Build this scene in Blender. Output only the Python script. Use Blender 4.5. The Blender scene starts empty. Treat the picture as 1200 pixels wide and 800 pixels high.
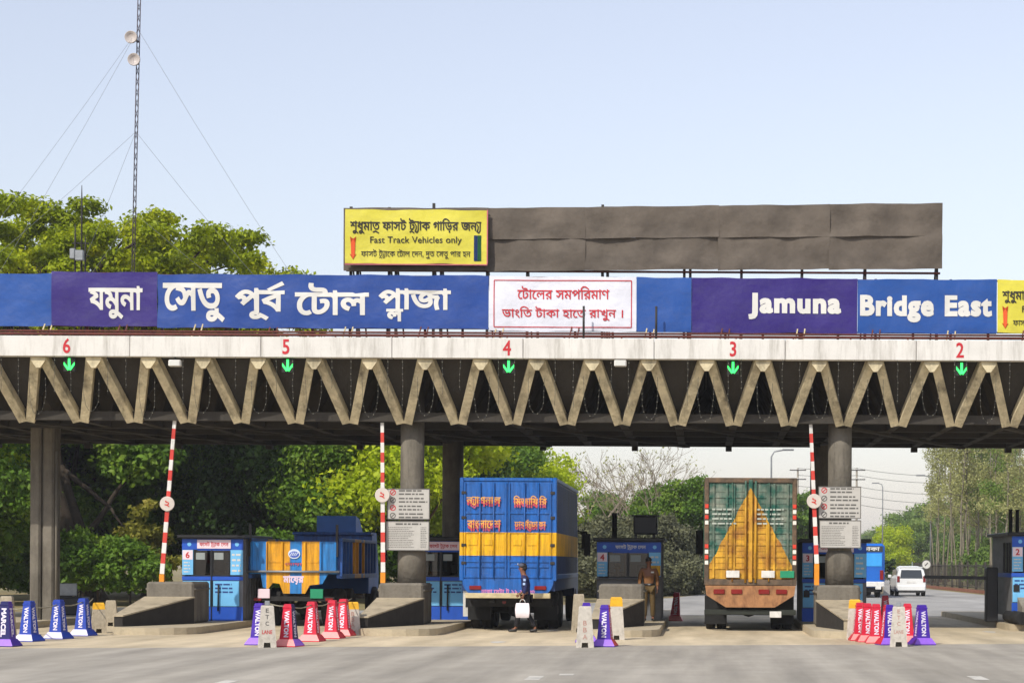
import bpy, math, random
import numpy as np
from mathutils import Vector, Matrix, Euler
from mathutils.geometry import delaunay_2d_cdt

S = bpy.context.scene
COL = bpy.data.collections.new("place"); S.collection.children.link(COL)
R = math.radians
PI = math.pi

# ------------------------------------------------------------------ camera
F = 2300.0            # focal length in pixels of the 1200 px wide photograph
PX, PY = 823.0, 661.1 # where the road direction vanishes
ROLL = R(0.287)
EYE = 1.7
def P(px, py, Y):
    dx, dy = px - PX, PY - py
    c, s = math.cos(ROLL), math.sin(ROLL)
    return Vector(((dx*c - dy*s)/F*Y, Y, EYE + (dx*s + dy*c)/F*Y))
def G(px, py, z=0.0):
    dx, dy = px - PX, PY - py
    k = (dx*math.sin(ROLL) + dy*math.cos(ROLL))/F
    return P(px, py, (z - EYE)/k)
cam = bpy.data.cameras.new("camera"); co = bpy.data.objects.new("camera", cam); COL.objects.link(co)
cam.sensor_width = 36.0; cam.lens = 36.0*F/1200.0
cam.shift_x = (600 - PX)/1200.0; cam.shift_y = (PY - 400)/1200.0
cam.clip_start = 0.5; cam.clip_end = 6000
c_, s_ = math.cos(ROLL), math.sin(ROLL)
co.matrix_world = Matrix(((c_, -s_, 0, 0), (0, 0, -1, 0), (s_, c_, 0, EYE), (0, 0, 0, 1)))
S.camera = co

# ------------------------------------------------------------------ materials
def lin(h):
    h = h.lstrip('#'); o = []
    for i in (0, 2, 4):
        c = int(h[i:i+2], 16)/255
        o.append(c/12.92 if c <= .04045 else ((c+.055)/1.055)**2.4)
    return tuple(o)
def nd(nt, t, **k):
    n = nt.nodes.new(t)
    for a, v in k.items(): setattr(n, a, v)
    return n
def mat(name, col, rough=.75, var=.18, scale=2.0, bump=0.0, bscale=20.0, metal=0.0, stain=None, stain_amt=.5, stain_scale=(1, 1, 1), spec=.4):
    m = bpy.data.materials.new(name); m.use_nodes = True
    nt = m.node_tree; b = nt.nodes['Principled BSDF']
    b.inputs['Roughness'].default_value = rough; b.inputs['Metallic'].default_value = metal
    b.inputs['Specular IOR Level'].default_value = spec
    tc = nd(nt, 'ShaderNodeTexCoord')
    n1 = nd(nt, 'ShaderNodeTexNoise'); n1.inputs['Scale'].default_value = scale; n1.inputs['Detail'].default_value = 6; n1.inputs['Roughness'].default_value = .65
    nt.links.new(tc.outputs['Object'], n1.inputs['Vector'])
    r = nd(nt, 'ShaderNodeValToRGB')
    r.color_ramp.elements[0].position = .3; r.color_ramp.elements[1].position = .7
    r.color_ramp.elements[0].color = tuple(max(0, c*(1-var)) for c in col) + (1,)
    r.color_ramp.elements[1].color = tuple(min(1, c*(1+var)) for c in col) + (1,)
    nt.links.new(n1.outputs['Fac'], r.inputs['Fac'])
    out = r.outputs['Color']
    if stain is not None:
        mp = nd(nt, 'ShaderNodeMapping'); mp.inputs['Scale'].default_value = stain_scale
        nt.links.new(tc.outputs['Object'], mp.inputs['Vector'])
        n2 = nd(nt, 'ShaderNodeTexNoise'); n2.inputs['Scale'].default_value = 1.0; n2.inputs['Detail'].default_value = 8; n2.inputs['Roughness'].default_value = .7
        nt.links.new(mp.outputs['Vector'], n2.inputs['Vector'])
        r2 = nd(nt, 'ShaderNodeValToRGB'); r2.color_ramp.elements[0].position = .47; r2.color_ramp.elements[1].position = .72
        r2.color_ramp.elements[0].color = (0, 0, 0, 1); r2.color_ramp.elements[1].color = (stain_amt,)*3 + (1,)
        nt.links.new(n2.outputs['Fac'], r2.inputs['Fac'])
        mx = nd(nt, 'ShaderNodeMix', data_type='RGBA')
        nt.links.new(r2.outputs['Color'], mx.inputs['Factor']); nt.links.new(out, mx.inputs['A']); mx.inputs['B'].default_value = tuple(stain)+(1,)
        out = mx.outputs['Result']
    nt.links.new(out, b.inputs['Base Color'])
    if bump:
        n3 = nd(nt, 'ShaderNodeTexNoise'); n3.inputs['Scale'].default_value = bscale; n3.inputs['Detail'].default_value = 5
        nt.links.new(tc.outputs['Object'], n3.inputs['Vector'])
        bp = nd(nt, 'ShaderNodeBump'); bp.inputs['Strength'].default_value = bump; bp.inputs['Distance'].default_value = .05
        nt.links.new(n3.outputs['Fac'], bp.inputs['Height']); nt.links.new(bp.outputs['Normal'], b.inputs['Normal'])
    return m
def glow(name, col, s):
    m = bpy.data.materials.new(name); m.use_nodes = True; b = m.node_tree.nodes['Principled BSDF']
    b.inputs['Base Color'].default_value = tuple(col)+(1,); b.inputs['Emission Color'].default_value = tuple(col)+(1,); b.inputs['Emission Strength'].default_value = s
    return m
def leafmat(name, c1, c2, c3, scale=.5, trans=.35, rough=.55):
    """leaf colour that differs from leaf to leaf and from branch to branch"""
    m = bpy.data.materials.new(name); m.use_nodes = True; nt = m.node_tree
    b = nt.nodes['Principled BSDF']; out = nt.nodes['Material Output']
    tc = nd(nt, 'ShaderNodeTexCoord'); oi = nd(nt, 'ShaderNodeObjectInfo')
    ad = nd(nt, 'ShaderNodeVectorMath', operation='ADD'); cm = nd(nt, 'ShaderNodeCombineXYZ')
    mu = nd(nt, 'ShaderNodeMath', operation='MULTIPLY'); mu.inputs[1].default_value = 50
    nt.links.new(oi.outputs['Random'], mu.inputs[0]); nt.links.new(mu.outputs[0], cm.inputs[0])
    nt.links.new(tc.outputs['Object'], ad.inputs[0]); nt.links.new(cm.outputs[0], ad.inputs[1])
    n = nd(nt, 'ShaderNodeTexNoise'); n.inputs['Scale'].default_value = scale; n.inputs['Detail'].default_value = 9; n.inputs['Roughness'].default_value = .75
    nt.links.new(ad.outputs[0], n.inputs['Vector'])
    r = nd(nt, 'ShaderNodeValToRGB'); e = r.color_ramp.elements
    e[0].position = .3; e[0].color = tuple(c1)+(1,); e[1].position = .72; e[1].color = tuple(c3)+(1,)
    k = e.new(.5); k.color = tuple(c2)+(1,)
    nt.links.new(n.outputs['Fac'], r.inputs['Fac']); nt.links.new(r.outputs['Color'], b.inputs['Base Color'])
    b.inputs['Roughness'].default_value = rough; b.inputs['Specular IOR Level'].default_value = .25
    t = nd(nt, 'ShaderNodeBsdfTranslucent'); nt.links.new(r.outputs['Color'], t.inputs['Color'])
    mx = nd(nt, 'ShaderNodeMixShader'); mx.inputs['Fac'].default_value = trans
    nt.links.new(b.outputs[0], mx.inputs[1]); nt.links.new(t.outputs[0], mx.inputs[2]); nt.links.new(mx.outputs[0], out.inputs['Surface'])
    return m
def streak(nt, tc, src, b, amt=.55, sc=(9, 9, .9)):
    """rain streaks, faded patches and scratches over paint"""
    mp = nd(nt, 'ShaderNodeMapping'); mp.inputs['Scale'].default_value = sc; nt.links.new(tc.outputs['Object'], mp.inputs['Vector'])
    n = nd(nt, 'ShaderNodeTexNoise'); n.inputs['Scale'].default_value = 1; n.inputs['Detail'].default_value = 7; n.inputs['Roughness'].default_value = .7; nt.links.new(mp.outputs[0], n.inputs['Vector'])
    mr = nd(nt, 'ShaderNodeMapRange'); mr.inputs['From Min'].default_value = .35; mr.inputs['From Max'].default_value = .7; mr.inputs['To Min'].default_value = 1.12; mr.inputs['To Max'].default_value = 1-amt
    nt.links.new(n.outputs['Fac'], mr.inputs['Value'])
    mx = nd(nt, 'ShaderNodeMix', data_type='RGBA', blend_type='MULTIPLY'); mx.inputs['Factor'].default_value = 1
    nt.links.new(src, mx.inputs['A']); nt.links.new(mr.outputs[0], mx.inputs['B'])
    n2 = nd(nt, 'ShaderNodeTexNoise'); n2.inputs['Scale'].default_value = 14; n2.inputs['Detail'].default_value = 8; n2.inputs['Roughness'].default_value = .8; nt.links.new(tc.outputs['Object'], n2.inputs['Vector'])
    r = nd(nt, 'ShaderNodeValToRGB'); r.color_ramp.elements[0].position = .58; r.color_ramp.elements[1].position = .72; r.color_ramp.elements[0].color = (0, 0, 0, 1); r.color_ramp.elements[1].color = (.24, .24, .24, 1)
    nt.links.new(n2.outputs['Fac'], r.inputs['Fac'])
    m2 = nd(nt, 'ShaderNodeMix', data_type='RGBA'); nt.links.new(r.outputs['Color'], m2.inputs['Factor']); nt.links.new(mx.outputs['Result'], m2.inputs['A']); m2.inputs['B'].default_value = (.42, .4, .36, 1)
    nt.links.new(m2.outputs['Result'], b.inputs['Base Color'])
def clear_glass(name):
    m = bpy.data.materials.new(name); m.use_nodes = True; nt = m.node_tree; out = nt.nodes['Material Output']; nt.nodes.remove(nt.nodes['Principled BSDF'])
    t = nd(nt, 'ShaderNodeBsdfTransparent'); t.inputs['Color'].default_value = (.55, .6, .62, 1); g = nd(nt, 'ShaderNodeBsdfGlossy'); g.inputs['Roughness'].default_value = .03
    fr = nd(nt, 'ShaderNodeFresnel'); fr.inputs['IOR'].default_value = 1.55; mx = nd(nt, 'ShaderNodeMixShader')
    nt.links.new(fr.outputs[0], mx.inputs[0]); nt.links.new(t.outputs[0], mx.inputs[1]); nt.links.new(g.outputs[0], mx.inputs[2]); nt.links.new(mx.outputs[0], out.inputs['Surface']); return m
def bandmat(name, stops, rough=.45, axis=2, dirt=(.12, .1, .08), damt=.35, bump=0):
    """paint in bands along one axis of the thing: stops = [(from_metre, colour), ...]; range -4..6 m"""
    m = mat(name, (1, 1, 1), rough=rough, var=0, bump=bump)
    nt = m.node_tree; b = nt.nodes['Principled BSDF']
    tc = nd(nt, 'ShaderNodeTexCoord'); sp = nd(nt, 'ShaderNodeSeparateXYZ'); nt.links.new(tc.outputs['Object'], sp.inputs[0])
    mr = nd(nt, 'ShaderNodeMapRange'); mr.inputs['From Min'].default_value = -4; mr.inputs['From Max'].default_value = 6
    nt.links.new(sp.outputs[axis], mr.inputs['Value'])
    r = nd(nt, 'ShaderNodeValToRGB'); r.color_ramp.interpolation = 'CONSTANT'; e = r.color_ramp.elements
    e[0].position = 0; e[0].color = tuple(stops[0][1])+(1,)
    e[1].position = (stops[1][0]+4)/10; e[1].color = tuple(stops[1][1])+(1,)
    for p, c in stops[2:]:
        k = e.new((p+4)/10); k.color = tuple(c)+(1,)
    nt.links.new(mr.outputs[0], r.inputs['Fac'])
    n = nd(nt, 'ShaderNodeTexNoise'); n.inputs['Scale'].default_value = 2.5; n.inputs['Detail'].default_value = 9; n.inputs['Roughness'].default_value = .75
    nt.links.new(tc.outputs['Object'], n.inputs['Vector'])
    r2 = nd(nt, 'ShaderNodeValToRGB'); r2.color_ramp.elements[0].position = .45; r2.color_ramp.elements[1].position = .75
    r2.color_ramp.elements[0].color = (0, 0, 0, 1); r2.color_ramp.elements[1].color = (damt,)*3+(1,)
    nt.links.new(n.outputs['Fac'], r2.inputs['Fac'])
    mx = nd(nt, 'ShaderNodeMix', data_type='RGBA'); nt.links.new(r2.outputs['Color'], mx.inputs['Factor']); nt.links.new(r.outputs['Color'], mx.inputs['A'])
    mx.inputs['B'].default_value = tuple(dirt)+(1,)
    streak(nt, tc, mx.outputs['Result'], b)
    return m

# ------------------------------------------------------------------ mesh building
class MB:
    """collects faces; build() links them as ONE mesh object (coordinates are given relative to the parent's place)"""
    def __init__(s): s.v = []; s.f = []; s.m = []; s.sm = []
    def add(s, vs, fs, mi=0, smooth=False):
        o = len(s.v); s.v += [tuple(v) for v in vs]
        for f in fs: s.f.append(tuple(o+i for i in f)); s.m.append(mi); s.sm.append(smooth)
        return s
    def box(s, x0, x1, y0, y1, z0, z1, mi=0, M=None):
        vs = [Vector((x, y, z)) for z in (z0, z1) for y in (y0, y1) for x in (x0, x1)]
        if M is not None: vs = [M @ v for v in vs]
        return s.add(vs, [(0, 2, 3, 1), (4, 5, 7, 6), (0, 1, 5, 4), (2, 6, 7, 3), (0, 4, 6, 2), (1, 3, 7, 5)], mi)
    def bbox(s, x0, x1, y0, y1, z0, z1, b=.02, mi=0, M=None):
        """box with chamfered edges"""
        import itertools
        vs = []; idx = {}
        X, Y, Z = (x0, x1), (y0, y1), (z0, z1)
        for i, j, k in itertools.product((0, 1), repeat=3):
            sx, sy, sz = 1-2*i, 1-2*j, 1-2*k
            for a in range(3):
                p = [X[i], Y[j], Z[k]]
                for t, sg in enumerate((sx, sy, sz)):
                    if t != a: p[t] += sg*b
                idx[(i, j, k, a)] = len(vs); vs.append(Vector(p))
        # vertex (.., a) lies on the face normal to axis a
        fs = []
        for a in range(3):
            o = [t for t in range(3) if t != a]
            for e in (0, 1):
                q = []
                for u, w in ((0, 0), (1, 0), (1, 1), (0, 1)):
                    c = [0, 0, 0]; c[a] = e; c[o[0]] = u; c[o[1]] = w; q.append(idx[(c[0], c[1], c[2], a)])
                fs.append(tuple(q))
        for a in range(3):
            o = [t for t in range(3) if t != a]
            for u in (0, 1):
                for w in (0, 1):
                    q = []
                    for e, fa in ((0, o[0]), (1, o[0]), (1, o[1]), (0, o[1])):
                        c = [0, 0, 0]; c[a] = e; c[o[0]] = u; c[o[1]] = w; q.append(idx[(c[0], c[1], c[2], fa)])
                    fs.append(tuple(q))
        for i, j, k in itertools.product((0, 1), repeat=3):
            fs.append(tuple(idx[(i, j, k, a)] for a in range(3)))
        ce = Vector(((x0+x1)/2, (y0+y1)/2, (z0+z1)/2)); out = []
        for f in fs:
            n = (vs[f[1]]-vs[f[0]]).cross(vs[f[2]]-vs[f[0]]); c = sum((vs[i] for i in f), Vector())/len(f)
            out.append(f if n.dot(c-ce) > 0 else tuple(reversed(f)))
        if M is not None: vs = [M @ v for v in vs]
        return s.add(vs, out, mi)
    def tube(s, pts, rad, n=6, mi=0, caps=True, smooth=True):
        pts = [Vector(p) for p in pts]
        if not hasattr(rad, '__len__'): rad = [rad]*len(pts)
        o = len(s.v); up = None
        for i, p in enumerate(pts):
            d = (pts[min(i+1, len(pts)-1)] - pts[max(i-1, 0)]).normalized()
            if up is None: up = Vector((0, 1, 0)) if abs(d.y) < .9 else Vector((1, 0, 0))
            a = d.cross(up); a = a.normalized() if a.length > 1e-6 else Vector((1, 0, 0)); b = d.cross(a).normalized(); up = -b if False else up
            for k in range(n):
                t = 2*PI*k/n; s.v.append(tuple(p + (a*math.cos(t) + b*math.sin(t))*rad[i]))
        for i in range(len(pts)-1):
            for k in range(n):
                k2 = (k+1) % n
                s.f.append((o+i*n+k, o+i*n+k2, o+(i+1)*n+k2, o+(i+1)*n+k)); s.m.append(mi); s.sm.append(smooth)
        if caps:
            s.f.append(tuple(o+k for k in reversed(range(n)))); s.m.append(mi); s.sm.append(False)
            e = o+(len(pts)-1)*n; s.f.append(tuple(e+k for k in range(n))); s.m.append(mi); s.sm.append(False)
        return s
    def bar(s, p0, p1, w, h, mi=0, side=None):
        """rectangular bar between two points; w across, h along 'side'"""
        p0, p1 = Vector(p0), Vector(p1); d = (p1-p0).normalized()
        sd = Vector(side) if side else Vector((0, 1, 0))
        if abs(d.dot(sd)) > .95: sd = Vector((1, 0, 0))
        a = d.cross(sd).normalized(); b = a.cross(d).normalized()
        vs = [p + a*w/2*i + b*h/2*j for p in (p0, p1) for (i, j) in ((-1, -1), (1, -1), (1, 1), (-1, 1))]
        return s.add(vs, [(3, 2, 1, 0), (4, 5, 6, 7), (0, 1, 5, 4), (1, 2, 6, 5), (2, 3, 7, 6), (3, 0, 4, 7)], mi)
    def lathe(s, c, prof, n=16, mi=0, axis='z', smooth=True):
        c = Vector(c); o = len(s.v)
        for r, h in prof:
            for k in range(n):
                t = 2*PI*k/n; a, b = r*math.cos(t), r*math.sin(t)
                s.v.append(tuple(c + (Vector((a, b, h)) if axis == 'z' else Vector((h, a, b)) if axis == 'x' else Vector((b, h, a)))))
        for i in range(len(prof)-1):
            for k in range(n):
                k2 = (k+1) % n; s.f.append((o+i*n+k, o+i*n+k2, o+(i+1)*n+k2, o+(i+1)*n+k)); s.m.append(mi); s.sm.append(smooth)
        s.f.append(tuple(o+k for k in reversed(range(n)))); s.m.append(mi); s.sm.append(False)
        e = o+(len(prof)-1)*n; s.f.append(tuple(e+k for k in range(n))); s.m.append(mi); s.sm.append(False)
        return s
    def prism(s, pts, y0, y1, mi=0, axis='y', M=None):
        """outline in (x, z) pushed along y (or (y, z) along x, or (x, y) along z)"""
        n = len(pts)
        def v(p, t): return Vector((p[0], t, p[1])) if axis == 'y' else Vector((t, p[0], p[1])) if axis == 'x' else Vector((p[0], p[1], t))
        vs = [v(p, y0) for p in pts] + [v(p, y1) for p in pts]
        if M is not None: vs = [M @ q for q in vs]
        fs = [tuple(range(n)), tuple(reversed(range(n, 2*n)))] + [(i, i+n, (i+1) % n + n, (i+1) % n) for i in range(n)]
        return s.add(vs, fs, mi)
    def ball(s, c, r, n=10, mi=0):
        c = Vector(c); r = Vector(r) if hasattr(r, '__len__') else Vector((r, r, r)); o = len(s.v); rows = n//2
        for i in range(rows+1):
            ph = PI*i/rows
            for k in range(n):
                t = 2*PI*k/n
                s.v.append((c.x + r.x*math.sin(ph)*math.cos(t), c.y + r.y*math.sin(ph)*math.sin(t), c.z + r.z*math.cos(ph)))
        for i in range(rows):
            for k in range(n):
                k2 = (k+1) % n; s.f.append((o+i*n+k, o+(i+1)*n+k, o+(i+1)*n+k2, o+i*n+k2)); s.m.append(mi); s.sm.append(True)
        return s
    def build(s, name, mats, parent=None, kind=None):
        me = bpy.data.meshes.new(name); me.from_pydata(s.v, [], s.f)
        if not isinstance(mats, (list, tuple)): mats = [mats]
        for m in mats: me.materials.append(m)
        me.polygons.foreach_set('material_index', s.m); me.polygons.foreach_set('use_smooth', s.sm)
        me.update()
        o = bpy.data.objects.new(name, me); COL.objects.link(o)
        if parent is not None: o.parent = parent
        if kind: o['kind'] = kind
        return o
def tag(o, label, cat, group=None):
    o['label'] = label; o['category'] = cat
    if group: o['group'] = group
    return o
def thing(name, label, cat, loc=(0, 0, 0), rz=0.0, group=None):
    o = bpy.data.objects.new(name, None); COL.objects.link(o); o.location = loc; o.rotation_euler = (0, 0, rz); o.empty_display_size = .2
    return tag(o, label, cat, group)
def kids(o): return [c for c in COL.objects if c.parent == o]
def copy_tree(o, loc=None, rz=None, label=None, parent=None):
    c = o.copy(); COL.objects.link(c)
    if parent is not None: c.parent = parent
    if loc is not None: c.location = loc
    if rz is not None: c.rotation_euler = (0, 0, rz)
    if label: c['label'] = label
    for k in kids(o): copy_tree(k, parent=c)
    return c

# ------------------------------------------------------------------ lettering
_G = {}
def glyph(ch):
    if ch in _G: return _G[ch]
    def mk(t):
        cu = bpy.data.curves.new('lettering', 'FONT'); cu.body = t; cu.resolution_u = 3; cu.fill_mode = 'NONE'
        o = bpy.data.objects.new('lettering', cu); COL.objects.link(o); bpy.context.view_layer.update()
        me = o.evaluated_get(bpy.context.evaluated_depsgraph_get()).to_mesh()
        v = np.array([(q.co.x, q.co.y) for q in me.vertices]).reshape(-1, 2); e = np.array([tuple(q.vertices) for q in me.edges]).reshape(-1, 2)
        bpy.data.objects.remove(o); bpy.data.curves.remove(cu)
        return v, e
    if '|' not in _G:
        v, e = mk('|'); _G['|'] = (v, e, .3); _G['|x'] = v[:, 0].max()
    v, e = mk(ch)
    w, _ = mk(ch+'|'); adv = w[-4:, 0].max() - _G['|x']
    _G[ch] = (v, e, adv); return _G[ch]
def wind(pts, a, b):
    """winding number of each point against directed edges a->b"""
    w = np.zeros(len(pts))
    x, y = pts[:, 0][:, None], pts[:, 1][:, None]
    ax, ay, bx, by = a[:, 0][None], a[:, 1][None], b[:, 0][None], b[:, 1][None]
    side = (bx-ax)*(y-ay) - (x-ax)*(by-ay)
    return (((ay <= y) & (by > y) & (side > 0)).astype(int) - ((ay > y) & (by <= y) & (side < 0)).astype(int)).sum(1)
def fill(v, e):
    v = np.array(v, float) + 0.0; e = np.array(e, int)
    r = delaunay_2d_cdt([Vector(p) for p in v], [tuple(map(int, q)) for q in e], [], 0, 1e-5)
    vv = np.array([tuple(p) for p in r[0]]); tris = [t for t in r[2] if len(t) == 3]
    if not tris: return vv, np.zeros((0, 3), int)
    t = np.array(tris); ce = vv[t].mean(1)
    k = wind(ce, v[e[:, 0]], v[e[:, 1]]) != 0
    return vv, t[k]
_T = {}
def flat_text(s, bold=0.0, sx=1.0, gap=0.0):
    """2-D triangles of a line of writing. ^ reph over, / ra-foot under, } ya-foot after the letter before, _x small letter under it"""
    key = (s, bold, sx, gap)
    if key in _T: return _T[key]
    V, E, x, n = [], [], 0.0, 0
    last = (0.0, .7)
    def put(v, e):
        nonlocal n
        if len(v): V.append(v); E.append(e+n); n += len(v)
    def stroke(p, w):
        p = [np.array(q) for q in p]
        for a, b in zip(p, p[1:]):
            d = (b-a)/np.linalg.norm(b-a); q = np.array((-d[1], d[0]))*w/2; d = d*w*.3
            put(np.array([a-q-d, b-q+d, b+q+d, a+q-d]), np.array([(0, 1), (1, 2), (2, 3), (3, 0)]))
    beng = any(ord(c) > 0x900 for c in s); i = 0
    while i < len(s):
        c = s[i]; i += 1
        if beng and c == '^':
            stroke([(x-.38, .66), (x-.05, .86)], .075); continue
        if beng and c == '/':
            x0, x1 = last; stroke([(x0+.08, -.14), ((x0+x1)/2-.05, -.07), (x1-.1, -.2)], .07); continue
        if beng and c == '}':
            stroke([(x-.02, .64), (x+.4, .64)], .07); stroke([(x+.33, .64), (x+.33, 0)], .07)
            stroke([(x+.03, .45), (x+.14, .33), (x+.12, .1), (x+.02, -.08), (x+.2, -.18), (x+.33, -.02)], .065); x += .42; continue
        if beng and c == '_':
            v, e, a = glyph(s[i]); i += 1
            x0, x1 = last; w = v.copy(); k = .62
            w[:, 0] = (w[:, 0])*k + x1 - a*k; w[:, 1] = w[:, 1]*k - .42
            put(w, e); continue
        if c == ' ': x += .3+gap; continue
        v, e, a = glyph(c); w = v.copy(); w[:, 0] += x; put(w, e)
        if a > .12: last = (x, x+a); x += a+gap
    V = np.concatenate(V); E = np.concatenate(E)
    vv, t = fill(V, E)
    if bold:
        cnt = {}
        for q in t:
            for a, b in ((q[0], q[1]), (q[1], q[2]), (q[2], q[0])): cnt[(a, b)] = 1
        bd = [k for k in cnt if (k[1], k[0]) not in cnt]
        # triangle winding decides which side is outside
        q = t[0]; A = vv[q]; ccw = (A[1]-A[0])[0]*(A[2]-A[0])[1] - (A[1]-A[0])[1]*(A[2]-A[0])[0] > 0
        nr = np.zeros_like(vv)
        for a, b in bd:
            d = vv[b]-vv[a]; d = d/(np.linalg.norm(d)+1e-9); m = np.array((d[1], -d[0]))*(1 if ccw else -1); nr[a] += m; nr[b] += m
        ln = np.linalg.norm(nr, axis=1, keepdims=True); nr = nr/np.maximum(ln, 1e-6)*np.minimum(1.3, 2/np.maximum(ln, .5))
        ids = sorted({i for k in bd for i in k}); mp = {j: i for i, j in enumerate(ids)}
        vv, t = fill((vv + nr*bold)[ids], [(mp[a], mp[b]) for a, b in bd])
    vv = vv*np.array((sx, 1.0))
    _T[key] = (vv, t); return vv, t
def write(mb, s, org, width=None, height=None, u=(1, 0, 0), v=(0, 0, 1), bold=0.0, sx=1.0, align='c', mi=0, gap=0.0):
    """lay a line of writing: org is its middle (c) or left end (l) on the base line, in the plane of u and v"""
    vv, t = flat_text(s, bold, sx, gap)
    if bold in (.054,) and s.isascii():   # heavy poster letters with tall small letters
        y_ = vv[:, 1]; vv = np.stack([vv[:, 0], np.where(y_ <= .49, np.where(y_ > 0, y_*1.05, y_), .5145+(y_-.49)*.9)], 1)
    used = np.unique(t); lo, hi = vv[used].min(0), vv[used].max(0)
    kx = ky = 1.0
    if height: kx = ky = height/max(.01, (hi[1]-lo[1]))
    if width: kx = width/(hi[0]-lo[0]); ky = kx if not height else ky
    u, v, org = Vector(u).normalized(), Vector(v).normalized(), Vector(org)
    x0 = (lo[0]+hi[0])/2 if align == 'c' else lo[0]
    y0 = (lo[1]+hi[1])/2 if align == 'c' else 0
    pts = [org + u*float((p[0]-x0)*kx) + v*float((p[1]-y0)*ky) for p in vv]
    n = u.cross(v)
    fs = []
    for q in t:
        a = (pts[q[1]]-pts[q[0]]).cross(pts[q[2]]-pts[q[0]])
        fs.append(tuple(int(i) for i in q) if a.dot(n) > 0 else tuple(int(i) for i in reversed(q)))
    return mb.add(pts, fs, mi)
EXPO = 0.3
HAZE = 0.0003
# ------------------------------------------------------------------ light
SUN_EL, SUN_AZ = R(42.5), R(210)
w = bpy.data.worlds.new("World"); S.world = w; w.use_nodes = True
nt = w.node_tree; bg = nt.nodes['Background']
sky = nd(nt, 'ShaderNodeTexSky', sky_type='NISHITA'); sky.sun_disc = False
sky.sun_elevation = SUN_EL; sky.sun_rotation = SUN_AZ; sky.air_density = 1.6; sky.dust_density = 0.9; sky.ozone_density = 6; sky.altitude = 20
hs = nd(nt, 'ShaderNodeHueSaturation'); hs.inputs['Saturation'].default_value = .5
nt.links.new(sky.outputs['Color'], hs.inputs['Color']); tn = nd(nt, 'ShaderNodeMix', data_type='RGBA', blend_type='MULTIPLY'); tn.inputs['Factor'].default_value = 1; tn.inputs['B'].default_value = (1.03, .985, 1.035, 1)   # slightly mauve dry-season air
nt.links.new(hs.outputs['Color'], tn.inputs['A']); nt.links.new(tn.outputs['Result'], bg.inputs['Color'])
bg.inputs['Strength'].default_value = 0.137
sl = bpy.data.lights.new("sun", 'SUN'); so = bpy.data.objects.new("sun", sl); COL.objects.link(so)
sl.energy = 3.2; sl.angle = R(.6); sl.color = (1.0, .94, .84)
sd = Vector((math.sin(SUN_AZ)*math.cos(SUN_EL), math.cos(SUN_AZ)*math.cos(SUN_EL), math.sin(SUN_EL)))
so.rotation_euler = sd.to_track_quat('Z', 'Y').to_euler(); so.location = (0, 0, 60)
vs = S.view_settings; vs.view_transform = 'Standard'; vs.look = 'None'; vs.gamma = 1; vs.use_curve_mapping = False; vs.exposure = EXPO
S.cycles.max_bounces = 6; S.cycles.transparent_max_bounces = 8; S.cycles.use_denoising = True
S.cycles.sample_clamp_indirect = 6; S.cycles.caustics_reflective = False; S.cycles.caustics_refractive = False

# ------------------------------------------------------------------ shared materials
m_conc = mat('weathered_concrete', lin('#8f887b'), .9, .22, 1.6, .35, 14, stain=lin('#4a463e'), stain_amt=.6, stain_scale=(1.5, 1.5, .5))
m_conc_d = mat('dark_weathered_concrete', lin('#6f695e'), .9, .25, 1.4, .35, 14, stain=lin('#3a362f'), stain_amt=.75, stain_scale=(2.2, 2.2, .5))  # stained concrete, darkened as well for the shade on the columns
m_conc_l = mat('pale_concrete', lin('#a99c83'), .9, .2, 1.8, .35, 16, stain=lin('#5a5346'), stain_amt=.55, stain_scale=(2, 2, 1))
m_truss = mat('truss_concrete', lin('#c8bb9a'), .9, .28, 2.5, .4, 16, stain=lin('#5c5546'), stain_amt=.9, stain_scale=(2.6, 2.6, 1.1))
m_soffit = mat('shaded_stained_concrete', lin('#3f3b35'), .95, .3, .8, .2, 8, stain=lin('#26231f'), stain_amt=.8, stain_scale=(.8, .8, .8))  # stained concrete, darkened further to deepen the shade under the canopy
m_fascia = mat('whitewashed_concrete', lin('#d2cfc8'), .85, .07, 1.2, .1, 10, stain=lin('#827c70'), stain_amt=.6, stain_scale=(5, 5, .6))
m_rust = mat('red_oxide_steel', lin('#5a2a20'), .7, .35, 6)
m_steel = mat('dark_steel', lin('#2b2826'), .6, .3, 6)
m_galv = mat('galvanised_steel', lin('#8b8e90'), .5, .2, 4, metal=.4)
m_wood = mat('raw_timber', lin('#c4b48c'), .8, .2, 4, stain=lin('#6a5a3c'), stain_amt=.5, stain_scale=(2, 8, 8))
m_black = mat('black_rubber', (.012, .012, .012), .85, .3, 10)
m_dark = mat('chassis_black', (.018, .017, .016), .8, .4, 8)
m_glass = mat('booth_glass', (.03, .036, .04), .12, .1, 2, spec=.6)
m_white = mat('white_paint', lin('#d8d6d0'), .6, .08, 3, stain=lin('#7b7468'), stain_amt=.4, stain_scale=(4, 4, 2))
m_red = mat('red_paint', lin('#c23a30'), .55, .15, 4)
m_redtxt = mat('red_lettering', lin('#b8232c'), .6, .08, 4)
m_black_ink = mat('black_lettering', lin('#26221e'), .7, .1, 4)
m_grey_ink = mat('grey_lettering', lin('#5c5a56'), .7, .1, 4)
m_white_ink = mat('white_lettering', lin('#cdcbc4'), .6, .05, 4)
m_blue_ink = mat('dark_blue_lettering', lin('#24407e'), .6, .1, 4)

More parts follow.
